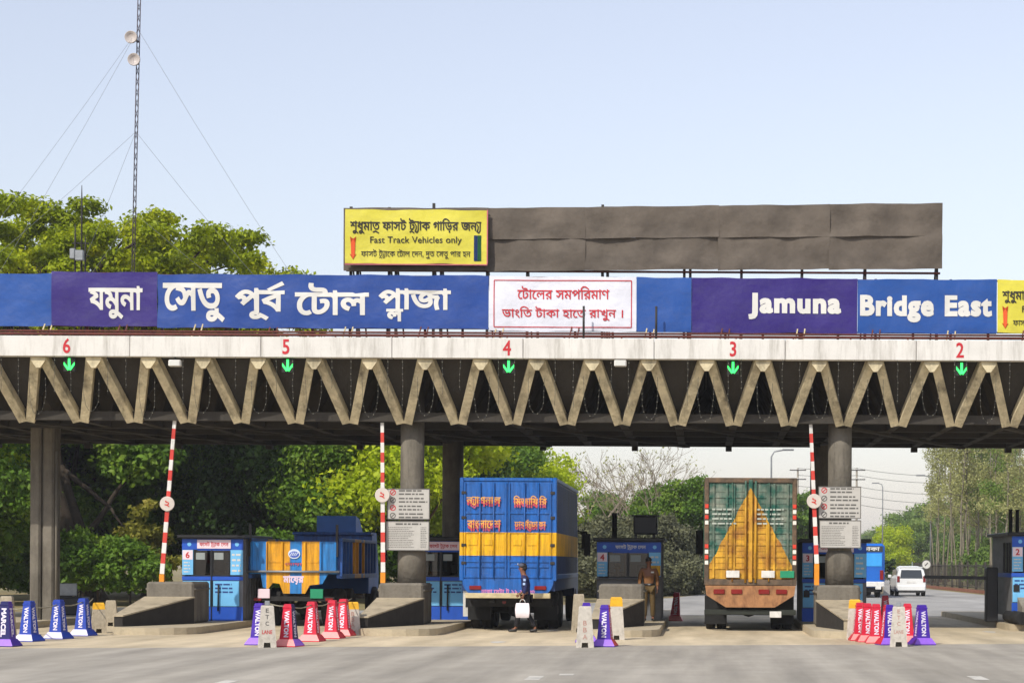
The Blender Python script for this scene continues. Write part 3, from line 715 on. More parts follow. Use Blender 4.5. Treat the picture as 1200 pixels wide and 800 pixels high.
# ------------------------------------------------------------------ booths
m_bblue = mat('booth_blue', lin('#1b50b4'), .5, .1, 2, stain=lin('#123573'), stain_amt=.3, stain_scale=(2, 2, 1))
m_bpale = mat('pale_blue_poster', lin('#6fb4e0'), .5, .1, 2)
m_bpink = mat('pinkish_sign', lin('#e4cfd6'), .5, .06, 2)
m_bgrey = mat('grey_sheet_metal', lin('#6c6d70'), .6, .15, 1.5, stain=lin('#3d3b39'), stain_amt=.5, stain_scale=(1, 1, 4))
m_bdark = mat('dark_frame', lin('#191a1d'), .5, .2, 3)
m_yell = mat('yellow_paint', lin('#dba51c'), .6, .12, 4, stain=lin('#7d6626'), stain_amt=.5, stain_scale=(5, 5, 5))
def print_lines(mb, x0, x1, z0, z1, y, n, rr, mi=0, h=.5, fill=.9, axis='x'):
    """rows of print too small to read"""
    for k in range(n):
        z = z1-(z1-z0)*(k+.5)/n; hh = (z1-z0)/n*h; x = x0; end = x0+(x1-x0)*rr.uniform(fill-.25, fill)
        while x < end:
            wd = min(rr.uniform(1.4, 4.5)*hh, end-x); 
            if wd < hh*.3: break
            if axis == 'x': mb.add([(x, y, z-hh/2), (x+wd, y, z-hh/2), (x+wd, y, z+hh/2), (x, y, z+hh/2)], [(0, 1, 2, 3)], mi)
            else: mb.add([(y, x, z-hh/2), (y, x, z+hh/2), (y, x+wd, z+hh/2), (y, x+wd, z-hh/2)], [(0, 1, 2, 3)], mi)
            x += wd+hh*.7
m_cglass = clear_glass('clear_booth_glass')
def booth(X, Y, z0, label, num, w=1.6, d=3.0, lower='poster', roofx=.1, header=True, seed=0, sideglass=False):
    rr = random.Random(seed); hw = w/2
    t = thing('toll_booth', label, 'toll booth', (X, Y, z0), group='toll booths on the islands')
    # shell with a hollow behind the windows
    mb = MB()
    mb.box(-hw, hw, .03, d, 0, 1.16); mb.box(-hw, hw, .03, d, 1.98, 2.16)
    mb.box(-hw, -hw+.06, .03, .1, 1.161, 1.979); mb.box(hw-.06, hw, .03, .1, 1.161, 1.979)
    if sideglass: mb.box(-hw, -hw+.06, 1.5, d, 1.161, 1.979)
    else: mb.box(-hw, -hw+.05, .102, d, 1.161, 1.979)
    mb.box(hw-.05, hw, .102, d, 1.161, 1.979); mb.box(-hw+.06, hw-.06, d-.05, d, 1.161, 1.979)
    for k in range(9): mb.box(hw+.001, hw+.018, .2+k*.3, .24+k*.3, .05, 2.1)
    mb.build('wall', m_bgrey, t)
    mb = MB(); mb.bbox(-hw-roofx, hw+roofx, -.16, d+.1, 2.16, 2.25, .02); mb.build('roof', m_bdark, t)
    # header
    mb = MB(); mb.box(-hw, -hw*.5, -.012, .028, 1.86, 2.14); mb.box(hw*.62, hw, -.012, .028, 1.86, 2.14); mb.box(-hw*.499, hw*.619, -.004, .028, 1.84, 2.14)
    mb.build('header_panel', m_bblue, t)
    mb = MB(); mb.box(-hw*.5, hw*.6, -.03, -.005, 1.89, 2.12); sg = mb.build('header_sign', m_bpink if header else m_bblue, t)
    mb = MB(); write(mb, 'ফাসট ট/}াক েলন', (hw*.05, -.033, 2.0), width=hw*.95, height=.16, bold=.02); mb.build('lettering', m_redtxt if header else m_white_ink, sg)
    mb = MB()
    for x in (-hw*.76, hw*.8): mb.prism([(x+.055*math.cos(k*PI/4), 2.0+.055*math.sin(k*PI/4)) for k in range(8)], -.018, -.013)
    mb.build('emblem', m_bpale, t)
    # window: two panes and the frame
    wl, wr_ = -hw+.32, hw-.36
    for x0, x1 in ((wl, -.05), (.0, wr_)):
        mb = MB(); mb.box(x0+.01, x1-.01, .02, .026, 1.2, 1.84); pn = mb.build('window', m_cglass, t)
        mb = MB()
        for q in ((x0-.012, x0+.012, 1.17, 1.86), (x1-.012, x1+.012, 1.17, 1.86)): mb.box(q[0], q[1], -.002, .027, q[2], q[3])
        mb.box(x0+.0125, x1-.0125, -.002, .027, 1.16, 1.2); mb.build('frame', m_bdark, pn)
        mb = MB(); mb.box(x0+.04, x0+.04+(x1-x0)*.55, .012, .018, 1.6, 1.78); mb.build('notice', mat('paper', lin('#8f9694'), .8, .1), pn)
    mb = MB(); mb.bbox(-hw+.1, hw-.1, .35, .9, 1.1, 1.17, .01) if lower == 'grey' else mb.bbox(-hw+.1, hw-.1, .35, .9, 1.161, 1.2, .01); mb.build('desk', m_bgrey, t)
    mb = MB(); mb.bbox(.2, .55, .5, .56, 1.26, 1.52, .01); mb.box(.35, .4, .52, .55, 1.201, 1.26); mb.build('monitor', m_bdark, t)
    mb = MB(); mb.box(-hw*.9, -hw*.3, d-.07, d-.055, 1.3, 1.8); mb.build('back_window', m_bpale, t)
    mb = MB(); mb.box(-.0375, -.0125, -.02, .02, .0 if lower == 'poster' else 1.1, 1.855); mb.build('mullion', m_bdark, t)
    # posters beside the window
    for x0, x1, nn in ((-hw+.005, -hw+.29, num), (hw-.33, hw-.005, None)):
        mb = MB(); mb.box(x0, x1, -.006, .029, 1.2, 1.855, 0)
        if nn: mb.box(x0+.01, x1-.01, -.012, -.0065, 1.6, 1.845, 1)
        print_lines(mb, x0+.04, x1-.02, 1.24, 1.56 if nn else 1.8, -.0095, 4, rr, 2, .35)
        po = mb.build('poster', [m_bpale, m_bpink, m_white_ink], t)
        if nn: mb = MB(); write(mb, nn, ((x0+x1)/2, -.015, 1.72), height=.17, bold=.03); mb.build('lettering', m_redtxt, po)
    if lower == 'poster':
        mb = MB(); mb.box(-hw, hw, -.002, .029, .0, .36); mb.box(-hw, hw, -.002, .029, 1.06, 1.158); mb.build('lower_panel', m_bblue, t)
        for x0, x1 in ((-hw+.02, -.06), (.02, hw-.1)):
            mb = MB(); mb.box(x0, x1, -.004, .028, .38, 1.04, 0); print_lines(mb, x0+.05, x1-.05, .7, 1.0, -.008, 3, rr, 1, .42, .95)
            mb.build('poster', [m_bpale, m_blue_ink], t)
        mb = MB(); mb.tube([(.16, -.05, .25), (.17, -.05, .95)], .022, 8); mb.build('handle', m_bdark, t)
        mb = MB(); mb.box(-hw+.04, -hw+.2, -.03, -.005, .66, .84); mb.build('hatch', m_bdark, t)
    else:
        mb = MB(); mb.box(-hw, hw, -.01, .028, .0, .62); mb.box(-hw, hw, -.02, .028, .63, 1.12); mb.bbox(-hw-.04, hw+.04, -.14, .02, 1.121, 1.158, .01); mb.build('lower_panel', m_bgrey, t)
    if sideglass:
        mb = MB(); mb.box(-hw+.02, -hw+.03, .12, 1.48, 1.19, 1.95); sgp = mb.build('side_window', m_glass, t)
        mb = MB()
        for y in (.1, .5, .95, 1.48): mb.box(-hw-.01, -hw+.05, y, y+.04, 1.17, 1.97)
        mb.build('frame', m_bdark, sgp)
        mb = MB(); mb.box(-hw-.012, -hw-.002, .05, 2.8, 1.04, 1.15); mb.build('side_band', m_bblue, t)
    return t
ba = booth(-12.85, 51.5, .166, 'sunlit blue and white toll booth in front of the trees left of the dump truck', '6', seed=1)
bb2 = booth(-7.1, 53.5, .166, 'shaded blue toll booth behind the left round column beside the tall blue truck', '5', seed=2)
mb = MB(); mb.box(.62, .83, -.3, -.26, .1, 2.0); dr = mb.build('door', m_white, bb2)
mb = MB(); mb.box(.69, .75, -.315, -.301, .35, .6); mb.build('vent', m_bdark, dr)
bc = booth(-2.0, 53.5, .166, 'dark toll booth with grey sill and box on its roof behind the guard', '4', w=1.75, lower='grey', header=False, seed=3)
mb = MB(); mb.bbox(.1, .75, .5, 1.4, 2.36, 2.86, .03); mb.box(.12, .2, .6, .7, 2.251, 2.36); mb.box(.62, .7, .6, .7, 2.251, 2.36); mb.box(.05, .8, .45, 1.45, 2.862, 2.89); mb.build('roof_box', m_bdark, bc)
mb = MB(); mb.lathe((-.42, .5, 0), [(.07, 2.252), (.07, 2.9), (.08, 2.9), (.08, 2.94)], 12); mb.build('roof_pipe', m_bdark, bc)
mb = MB(); mb.box(.56, .86, -.018, -.012, 1.22, 1.5); mb.build('yellow_poster', m_yell, bc)
bd = booth(3.6, 53.5, .166, 'shaded toll booth behind the right round column beside the green truck', '3', w=1.75, seed=4, roofx=.12)
mb = MB(); mb.lathe((-.62, .5, 0), [(.06, 2.252), (.06, 3.15)], 10); mb.build('roof_pipe', m_bdark, bd)
be = booth(9.2, 52.6, .36, 'blue toll booth with two roof pipes cut by the right edge of the photo', '2', w=1.8, d=3.6, header=False, seed=5, sideglass=True, roofx=.14)
for x, y in ((-.85, .6), (-.62, .9)):
    mb = MB(); mb.lathe((x, y, 0), [(.05, 2.252), (.05, 2.85), (.06, 2.85), (.06, 2.88)], 10); mb.build('roof_pipe', m_bdark, be)

# ------------------------------------------------------------------ boom barriers
m_orange = mat('orange_paint', lin('#d98a1e'), .6, .15, 4)
def barrier(b, tpt, Y, dpy, label, zbase=1.2):
    p0, p1 = P(*b, Y), P(*tpt, Y); t = thing('boom_barrier', label, 'boom barrier', (p0.x, Y, zbase), group='raised boom barriers')
    a = Vector((0, 0, p0.z-zbase)); e = Vector((p1.x-p0.x, 0, p1.z-zbase)); n = 15
    mb = MB()
    for k in range(n):
        q0, q1 = a.lerp(e, k/n), a.lerp(e, (k+1)/n); mb.bar(q0, q1, .11-.03*k/n, .06, 1 if k % 2 else 0)
    mb.build('boom', [m_white, m_red], t)
    mb = MB(); mb.bar(Vector((a.x, .0, 0)), a-(e-a)*.002, .12, .12); mb.build('foot_post', m_orange, t)
    u = (dpy-b[1])/(tpt[1]-b[1]); c = a.lerp(e, u)
    mb = MB(); mb.lathe((c.x, -.075, c.z), [(.175, 0), (.185, .005), (.185, .025), (.175, .03)], 24, 0, 'y'); ds = mb.build('disc', mat('faded_white_disc', lin('#c2b8ae'), .6, .15), t)
    mb = MB(); write(mb, '২', (c.x, -.082, c.z), height=.17, bold=.02); mb.build('lettering', m_red, ds)
    return t
barrier((190, 672), (205, 490), 49.25, 590, 'raised red and white barrier boom on the pedestal left of the sunlit booth')
barrier((449, 670), (448, 495), 49.25, 580, 'raised red and white barrier boom left of the boards on the left round column')
barrier((957, 660), (950, 497), 49.25, 587, 'raised red and white barrier boom left of the boards on the right round column')
Yb = 54.0
p0, p1 = P(1083, 675.5, Yb), P(1160, 677, Yb)
t = thing('boom_barrier', 'dark lowered barrier boom beside the booth at the right edge', 'boom barrier', (p1.x, Yb, .166))
mb = MB(); mb.bar((p0.x-p1.x, 0, p0.z-.166), (.2, 0, p1.z-.166), .09, .05); mb.build('boom', m_bdark, t)  # shade on boom and box is put into their dark colour
mb = MB(); mb.bbox(-.12, .2, -.2, .2, 0, 1.5, .03); mb.build('machine_box', m_bdark, t)

# ------------------------------------------------------------------ notice boards on the columns
m_board = mat('notice_board_white', lin('#b3b0a9'), .6, .06, 2, stain=lin('#97928a'), stain_amt=.4, stain_scale=(3, 3, 3))
def notice(px0, px1, py0, py1, Y, label, kind, seed):
    a, b = P(px0, py0, Y), P(px1, py1, Y); rr = random.Random(seed)
    t = thing('notice_board', label, 'notice board', ((a.x+b.x)/2, Y, b.z), group='notice boards on the round columns'); w_, h_ = b.x-a.x, a.z-b.z
    mb = MB(); mb.bbox(-w_/2, w_/2, 0, .03, 0, h_, .008); mb.build('board', m_board, t)
    mb = MB()
    for q in ((-w_/2, w_/2, -.006, .0, 0, .02), (-w_/2, w_/2, -.006, 0, h_-.02, h_), (-w_/2, -w_/2+.02, -.006, 0, .021, h_-.021), (w_/2-.02, w_/2, -.006, 0, .021, h_-.021)): mb.box(*q)
    mb.build('rim', m_grey_ink, t)
    mb = MB()
    if kind == 'icons':
        for k in range(4):
            z = h_-(k+.5)*h_/4; print_lines(mb, -w_/2+.3, w_/2-.05, z-.085, z+.085, -.004, 2, rr, 0, .45, 1.0)
        mb.build('print', m_grey_ink, t)
        for k in range(4):
            z = h_-(k+.5)*h_/4; mb = MB(); r0, r1 = .075, .055; x = -w_/2+.15; n = 16
            vs = [(x+r*math.cos(2*PI*i/n), -.005, z+r*math.sin(2*PI*i/n)) for r in (r0, r1) for i in range(n)]
            mb.add(vs, [(i, (i+1) % n, n+(i+1) % n, n+i) for i in range(n)]); mb.bar((x-.04, -.0052, z-.04), (x+.04, -.0052, z+.04), .02, .002)
            mb.build('round_symbol', m_redtxt if k in (0, 2) else m_grey_ink, t)
    else:
        print_lines(mb, -w_/2+.25, w_/2-.2, h_-.11, h_-.04, -.004, 1, rr, 0, .6, 1.0)
        print_lines(mb, -w_/2+.06, w_/2-.3, .06, h_-.14, -.004, 12, rr, 0, .3, .9); print_lines(mb, w_/2-.22, w_/2-.05, .06, h_-.14, -.004, 12, rr, 0, .3, 1.0)
        mb.build('print', m_grey_ink, t)
    mb = MB(); 
    for x in (-.25, .25): mb.box(x-.02, x+.02, .031, .13, h_*.3, h_*.34); mb.box(x-.02, x+.02, .031, .13, h_*.7, h_*.74)
    mb.build('bracket', m_steel, t)
notice(453.5, 503.5, 572, 608.5, 49.35, 'upper white board with four round symbols on the left column', 'icons', 1)
notice(452, 503, 610, 645, 49.35, 'lower white board of fine print on the left column', 'list', 2)
notice(959, 1009, 569.5, 607.5, 49.35, 'upper white board with four round symbols on the right column', 'icons', 3)
notice(960, 1009, 609, 642, 49.35, 'lower white board of fine print on the right column', 'list', 4)
# ring hook high on the right column
# ------------------------------------------------------------------ cones, bollards, ropes
def plast(n, c): return mat(n, lin(c), .38, .12, 5, stain=tuple(x*.55 for x in lin(c)), stain_amt=.5, stain_scale=(4, 4, 4))
c_blue, c_purple, c_navy, c_red, c_pink, c_white, c_lilac = plast('cone_blue', '#2340a0'), plast('cone_purple', '#43209a'), plast('cone_navy', '#1b1a5c'), plast('cone_red', '#c8203a'), plast('cone_salmon_highlight', '#ec8f8a'), plast('cone_white_highlight', '#cfc9dc'), plast('cone_lilac_highlight', '#8f5fd0')  # the pale tones paint highlights onto the flared bases
m_clet = mat('cone_lettering', lin('#ddd6e2'), .5, .15, 6)
_proto = {}
def cone(px, py, scheme, label, rz=.3, tilt=0.0, word='WALTON', h=.86):
    p = G(px, py); rz = -rz*.6
    key = (scheme, word, h)
    fr_, sd_, fl1, fl2 = {'blue': (c_blue, c_blue, c_white, c_blue), 'purple': (c_purple, c_purple, c_lilac, c_purple), 'red': (c_red, c_red, c_pink, c_red), 'rednavy': (c_red, c_navy, c_pink, c_lilac), 'purplered': (c_purple, c_red, c_lilac, c_red), 'dark': (c_navy, c_purple, c_lilac, c_purple)}[scheme]
    if key in _proto:
        o = copy_tree(_proto[key], (p.x, p.y, 0), rz, label); o.rotation_euler = (0, tilt, rz); return o
    t = thing('traffic_cone', label, 'traffic cone', (p.x, p.y, 0), rz, 'square plastic lane cones'); t.rotation_euler = (0, tilt, rz); _proto[key] = t
    a, bq = .145, .084; z0, z1 = .15, h
    def fr(k, s, z):  # corner ring
        ang = PI/4+PI/2*k; return Vector((s*math.sqrt(2)*math.cos(ang-PI), s*math.sqrt(2)*math.sin(ang-PI), z))
    mb = MB()
    prof = [(a, z0), (a*.985, z0+.01), (bq+.004, z1-.09), (bq+.012, z1-.085), (bq+.012, z1-.06), (bq, z1-.055), (bq-.004, z1-.012), (bq-.02, z1)]
    for i in range(len(prof)-1):
        for k in range(4):
            q = [fr(k, prof[i][0], prof[i][1]), fr(k+1, prof[i][0], prof[i][1]), fr(k+1, prof[i+1][0], prof[i+1][1]), fr(k, prof[i+1][0], prof[i+1][1])]
            mb.add(q, [(0, 1, 2, 3)], 0 if k % 2 == 0 else 1)
    mb.add([fr(k, prof[-1][0], z1) for k in range(4)], [(0, 1, 2, 3)], 0)
    mb.build('cone_body', [fr_, sd_], t)
    mb = MB(); pr = [(.235, 0), (.24, .02), (.235, .035), (.165, .145), (.158, .152)]
    for i in range(len(pr)-1):
        for k in range(4):
            mb.add([fr(k, pr[i][0], pr[i][1]), fr(k+1, pr[i][0], pr[i][1]), fr(k+1, pr[i+1][0], pr[i+1][1]), fr(k, pr[i+1][0], pr[i+1][1])], [(0, 1, 2, 3)], 2 if i == 0 else (0 if k % 2 == 0 else 1))
    mb.add([fr(k, .158, .152) for k in range(4)], [(0, 1, 2, 3)], 0); mb.add([fr(3-k, .235, 0) for k in range(4)], [(0, 1, 2, 3)], 2)
    mb.build('flared_base', [fl1, fl2, fr_], t)
    for k in (0, 1, 3):   # writing on the sides that face the road
        A = (fr(k, a, z0)+fr(k+1, a, z0))/2; Bv = (fr(k, bq, z1-.09)+fr(k+1, bq, z1-.09))/2
        dn = (A-Bv).normalized(); rt = (fr(k+1, a, z0)-fr(k, a, z0)).normalized(); nn = dn.cross(rt)
        mb = MB(); write(mb, word, Bv.lerp(A, .5)+nn*.004, width=(A-Bv).length*.86, height=.105, u=dn, v=rt, bold=.05); mb.build('lettering', m_clet, t)
    return t
cone(7, 757, 'dark', 'dark purple traffic cone cut by the left edge of the photo', .15, word='MARCEL', h=.9)
cone(34, 751, 'blue', 'blue traffic cone nearest to the dark purple one at the left edge', .42)
cone(68.5, 748, 'blue', 'blue traffic cone in the middle of three on the rope at the left', .36)
cone(97.5, 744.5, 'blue', 'blue traffic cone beside the yellow topped concrete bollard at the left', .3)
cone(304, 755, 'purple', 'purple traffic cone mostly hidden behind the white bollard in front of the dump truck', .2)
cone(338.5, 757, 'rednavy', 'red and navy traffic cone right beside the white bollard before the dump truck', .35)
cone(365.5, 751, 'red', 'red traffic cone standing apart before the dump truck wheels', .22)
cone(389.5, 747.5, 'red', 'red traffic cone third of the red row before the dump truck', .2)
cone(402.5, 744.5, 'red', 'red traffic cone touching the yellow and white bollard', .2)
cone(687, 752, 'purple', 'purple traffic cone hidden behind the white bollard near the blue truck', -.1)
cone(709, 757, 'purplered', 'purple and red traffic cone right of the white bollard near the blue truck', .22)
cone(791, 727, 'red', 'red traffic cone in the shade between the guard and green truck', .1, .06)
cone(549, 728, 'red', 'red traffic cone in the shade under the left rear corner of the blue truck', .15)
cone(304, 731, 'red', 'red traffic cone in the shade between the sunlit booth and dump truck', .5)
cone(1007.5, 750, 'red', 'red traffic cone leftmost of the row by the right column', -.1)
cone(1016, 751.5, 'red', 'red traffic cone in the middle of the row by the right column', -.12)
cone(1026.5, 753, 'red', 'red traffic cone nearest the road in the row by the right column', .0)
cone(1038, 733, 'red', 'red traffic cone farthest back behind the right cluster', .0, -.03)
cone(1041, 755, 'purplered', 'purple and red traffic cone peeping out left of the right white bollard', -.35)
cone(1063, 752, 'rednavy', 'red traffic cone squeezed between the right white bollard and the blue cone', .1)
cone(1080, 755, 'purple', 'dark blue traffic cone rightmost of all the cones', -.42)
m_bol = mat('bollard_concrete', lin('#bdb6aa'), .85, .12, 4, .2, 20, stain=lin('#6d6558'), stain_amt=.55, stain_scale=(6, 6, 4))
m_bol2 = mat('bare_bollard_concrete', lin('#a59a85'), .9, .18, 4, .3, 20, stain=lin('#5d5545'), stain_amt=.55, stain_scale=(6, 6, 4))
def bollard(px, py, label, text=None, yellow=False, h=.84, rz=.0, bare=False, knob=True):
    p = G(px, py); t = thing('concrete_bollard', label, 'bollard', (p.x, p.y, 0), rz, 'tapered concrete lane bollards')
    mb = MB(); a, b = .185, .125; zt = h*.78 if yellow else h
    def ring(s, z): return [(-s, -s*.8, z), (s, -s*.8, z), (s, s*.8, z), (-s, s*.8, z)]
    def sz(z): return a+(b-a)*z/h
    lv = [0, .1, zt-.03, zt] if not yellow else [0, .1, zt]
    o = [ring(sz(z)-(.012 if (z == zt and not yellow) else 0), z) for z in lv]
    for i in range(len(o)-1):
        for k in range(4):
            if i == 0 and k == 0:
                s0, s1 = sz(0), sz(.1)
                mb.add([(-s0, -s0*.8, 0), (-.07, -s0*.8, 0), (-.06, -s1*.8, .1), (-s1, -s1*.8, .1)], [(0, 1, 2, 3)])
                mb.add([(.07, -s0*.8, 0), (s0, -s0*.8, 0), (s1, -s1*.8, .1), (.06, -s1*.8, .1)], [(0, 1, 2, 3)])
                continue
            mb.add([o[i][k], o[i][(k+1) % 4], o[i+1][(k+1) % 4], o[i+1][k]], [(0, 1, 2, 3)])
    mb.add([(-.07, -a*.8, 0), (.07, -a*.8, 0), (.06, -sz(.1)*.8, .1), (-.06, -sz(.1)*.8, .1), (-.07, a*.6, 0), (.07, a*.6, 0), (.06, a*.6, .1), (-.06, a*.6, .1)], [(0, 3, 7, 4), (1, 5, 6, 2), (3, 2, 6, 7), (4, 7, 6, 5)])
    mb.add(o[-1], [(0, 1, 2, 3)])
    mb.build('bollard_body', m_bol2 if bare else m_bol, t)
    if yellow:
        mb = MB(); o = [ring(sz(zt)+.002, zt), ring(sz(h)+.002, h-.03), ring(sz(h)-.02, h)]
        for i in range(2):
            for k in range(4): mb.add([o[i][k], o[i][(k+1) % 4], o[i+1][(k+1) % 4], o[i+1][k]], [(0, 1, 2, 3)])
        mb.add(o[-1], [(0, 1, 2, 3)]); mb.build('yellow_top', m_yell, t)
    elif knob:
        mb = MB(); mb.bbox(-.05, .05, -.04, .04, h, h+.09, .01); mb.build('rope_post', m_galv, t)
    if text:
        d = Vector((0, .8*(a-b)/h, 1)).normalized()
        def at(z): return (0, -sz(z)*.8-.003, z)
        for s, z, wd, hh, m in text:
            mb = MB(); write(mb, s, at(z), width=wd, height=hh, v=d, bold=.02); mb.build('lettering', m, t)
    return t
etc = [('E', .74, .06, .085, m_grey_ink), ('T', .61, .07, .085, m_grey_ink), ('C', .48, .07, .085, m_grey_ink), ('LANE', .31, .2, .08, m_redtxt)]
m_faded = mat('faded_red_lettering', lin('#a98478'), .8, .2, 8)
bba = [('B', .5, .075, .1, m_faded), ('B', .36, .075, .1, m_faded), ('A', .22, .085, .1, m_faded)]
bba2 = [('B', .5, .075, .1, m_faded), ('B', .37, .075, .1, m_faded), ('A', .24, .085, .1, m_faded)]
bollard(313, 758, 'white concrete bollard lettered ETC LANE in front of the dump truck', etc, rz=.22)
bollard(413.5, 743.5, 'white concrete bollard with yellow top at the end of the red cones', bba2, True, .78, .15)
bollard(685.5, 758, 'white concrete bollard with faded BBA letters near the blue truck', bba, rz=.05, knob=False)
bollard(678, 740, 'bare concrete bollard with blunt top behind the lettered one near the blue truck', None, rz=.1, h=.95, bare=True, knob=False)
bollard(722, 749, 'concrete bollard with yellow top beside the purple and red cone', None, True, .96, .1)
bollard(1001.5, 749, 'concrete bollard with yellow top behind the leftmost red cone by the right column', None, True, .92, -.1)
bollard(1053, 757, 'worn white concrete bollard lettered ETC LANE in the right cluster of cones', [(s, z, w_, h_, m_faded if s != 'LANE' else m_faded) for s, z, w_, h_, m in etc], rz=-.08)
bollard(115.5, 741, 'bare concrete bollard with yellow top at the left end of the island ramp', None, True, .72, .35, True)
bollard(130, 733, 'small bare concrete bollard behind the yellow topped one at the left', None, False, .68, .2, True, False)
bollard(8, 744, 'bare concrete bollard behind the dark purple cone at the left edge', None, False, .9, .1, True, False)
m_rope = mat('dirty_rope', lin('#8c8672'), .9, .2, 8)
def rope(pts, label):
    ps = [G(px, by)+Vector((0, 0, 0)) for px, by, py in pts]; q = []
    q3 = [P(px, py, g.y) for (px, by, py), g in zip(pts, ps)]
    for i in range(len(q3)-1):
        for k in range(6):
            u = k/6; p = q3[i].lerp(q3[i+1], u); p.z -= .06*math.sin(PI*u)*min(1, (q3[i+1]-q3[i]).length); q.append(p)
    q.append(q3[-1]); o = q[0].copy(); mb = MB(); mb.tube([p-o for p in q], .013, 6); ob = mb.build('rope', m_rope); ob.location = o
    return tag(ob, label, 'rope')
rope([(8, 744, 711), (34, 751, 709.5), (68.5, 748, 707.5), (97.5, 744.5, 704.5), (109, 741, 701)], 'thin rope slung across the blue cones at the left')
rope([(316, 757, 707), (338.5, 757, 709.5), (365.5, 751, 708), (389.5, 747, 704), (412, 743.5, 701)], 'thin rope slung from the white bollard across the red cones')
# grey board and dark box by the broad column
p = G(78, 721); t = thing('grey_board', 'blank grey board on two legs in front of the trees at the far left', 'board', (p.x, 57, 0))
mb = MB(); a, b = P(64, 683, 57), P(90, 697.5, 57); mb.bbox(a.x-p.x, b.x-p.x, 0, .04, b.z, a.z, .01); mb.build('panel', m_galv, t)
for x in (a.x-p.x+.05, b.x-p.x-.05): mb = MB(); mb.box(x-.03, x+.03, .045, .1, .166, a.z-.05); mb.build('leg', m_steel, t)
mb = MB(); mb.bbox(P(64, 700, 56).x, P(96, 700, 56).x, 56, 56.8, .166, P(64, 699, 56).z, .04); ob = mb.build('dark_cabinet', m_bdark); 
mb2 = None
tag(ob, 'low dark cabinet on the left island below the grey board', 'cabinet')
p = G(797, 694); t = thing('white_board', 'white board with cut corners leaning far behind the guard', 'board', (p.x, p.y, 0))
s = 2300/p.y; mb = MB(); mb.prism([(-9/s, 4/s), (9/s, 4/s), (9/s, 20/s), (5/s, 22/s), (-5/s, 22/s), (-9/s, 14/s)], 0, .05); mb.build('panel', m_white, t)
mb = MB(); mb.box(-6/s, -5/s, .06, .12, 0, 18/s); mb.box(5/s, 6/s, .06, .12, 0, 18/s); mb.build('leg', m_steel, t)
# ------------------------------------------------------------------ vehicles (y runs forward from the tail)
m_tyre = mat('tyre_rubber', (.016, .015, .014), .9, .3, 8, stain=lin('#4a4336'), stain_amt=.35, stain_scale=(3, 3, 3))
m_rim = mat('dusty_rim', lin('#6d6a63'), .6, .25, 5, metal=.3)
m_lampred = mat('tail_lamp_red', lin('#7c1614'), .25, .15, 5)
m_reflr, m_reflw = mat('red_reflector', lin('#d6402e'), .4, .1), mat('white_reflector', lin('#e8e2d6'), .4, .1)
m_plate = mat('green_number_plate', lin('#1f8a62'), .5, .1)
def wheel(t, x, y, r, wd, name='wheel'):
    mb = MB(); h = wd/2
    mb.lathe((x, y, r), [(r*.56, -h*.8), (r*.62, -h), (r*.93, -h), (r, -h*.8), (r, h*.8), (r*.93, h), (r*.62, h), (r*.56, h*.8)], 22, 0, 'x'); wh = mb.build('wheel', m_tyre, t)
    mb = MB(); mb.lathe((x, y, r), [(r*.2, -h*.5), (r*.22, -h*.95), (r*.32, -h*.5), (r*.555, -h*.6), (r*.555, h*.6), (r*.32, h*.5), (r*.22, h*.95), (r*.2, h*.5)], 18, 0, 'x'); mb.build('rim', m_rim, wh)
    return wh
def truck_under(t, hw, L_, wheels_y, r=.5, front_y=None):
    mb = MB()
    for s in (-1, 1): mb.box(s*.42-.05, s*.42+.05, .1, L_+.8, .72, .93)
    for y in (.2, 1.2, 2.6, 4.0, L_-.4): mb.box(-.368, .368, y, y+.1, .75, .9)
    for y in wheels_y: mb.tube([(-hw+.3, y, r), (hw-.3, y, r)], .09, 8); mb.ball((0, y, r), (.22, .2, .2), 10)
    mb.build('chassis', m_dark, t)
    for y in wheels_y:
        for s in (-1, 1):
            wheel(t, s*(hw-.17), y, r, .25); wheel(t, s*(hw-.46), y, r, .25)
    if front_y:
        for s in (-1, 1): wheel(t, s*(hw-.2), front_y, r, .27)
def cab(t, y0, hw, z0, z1, m, L_=1.7, glass=m_glass):
    mb = MB(); mb.prism([(y0, z0), (y0+L_, z0), (y0+L_+.1, z0+.5), (y0+L_-.05, (z0+z1)/2+.1), (y0+L_-.35, z1), (y0, z1)], -hw, hw, 0, 'x'); c = mb.build('cab', m, t)
    mb = MB(); mb.box(-hw+.15, hw-.15, y0-.012, y0-.002, (z0+z1)/2+.2, z1-.2); mb.build('window', glass, c)
    for s in (-1, 1):
        mb = MB(); mb.tube([(s*hw, y0+L_-.2, z1-.3), (s*(hw+.22), y0+L_-.1, z1-.35)], .02, 6); mb.bbox(s*(hw+.2)-.09, s*(hw+.2)+.09, y0+L_-.14, y0+L_-.08, z1-.85, z1-.3, .02); mb.build('mirror', m_dark, c)
    return c
BL, NV, YE = lin('#1560b0'), lin('#16284e'), lin('#eab308')
# ---- tall blue covered truck with a yellow belt
YT = 49.5; XT = (P(541, 640, YT).x+P(650, 640, YT).x)/2; hw = (P(650, 640, YT).x-P(541, 640, YT).x)/2
zt = P(595, 561, YT).z; zy1, zy0 = P(595, 625, YT).z, P(595, 652.5, YT).z; zbx = P(595, 692, YT).z
m_bt = bandmat('blue_truck_paint', [(-4, BL), (zy0, YE), (zy1, BL)], .42, damt=.22, bump=.05)
m_bs = bandmat('shaded_truck_side_paint', [(-4, lin('#12386e')), (zbx+.38, lin('#1a3568')), (zy0, YE), (zy1, lin('#1c3a74'))], .5, damt=.15, bump=.05)  # side blues darker than the tail, with shade worked into the colour
t = thing('covered_truck', 'tall blue covered truck with a yellow belt and four painted words on its tail doors', 'truck', (XT, YT, 0))
LB = 8.6
mb = MB(); mb.box(-hw, hw, .05, LB, zbx, zt); 
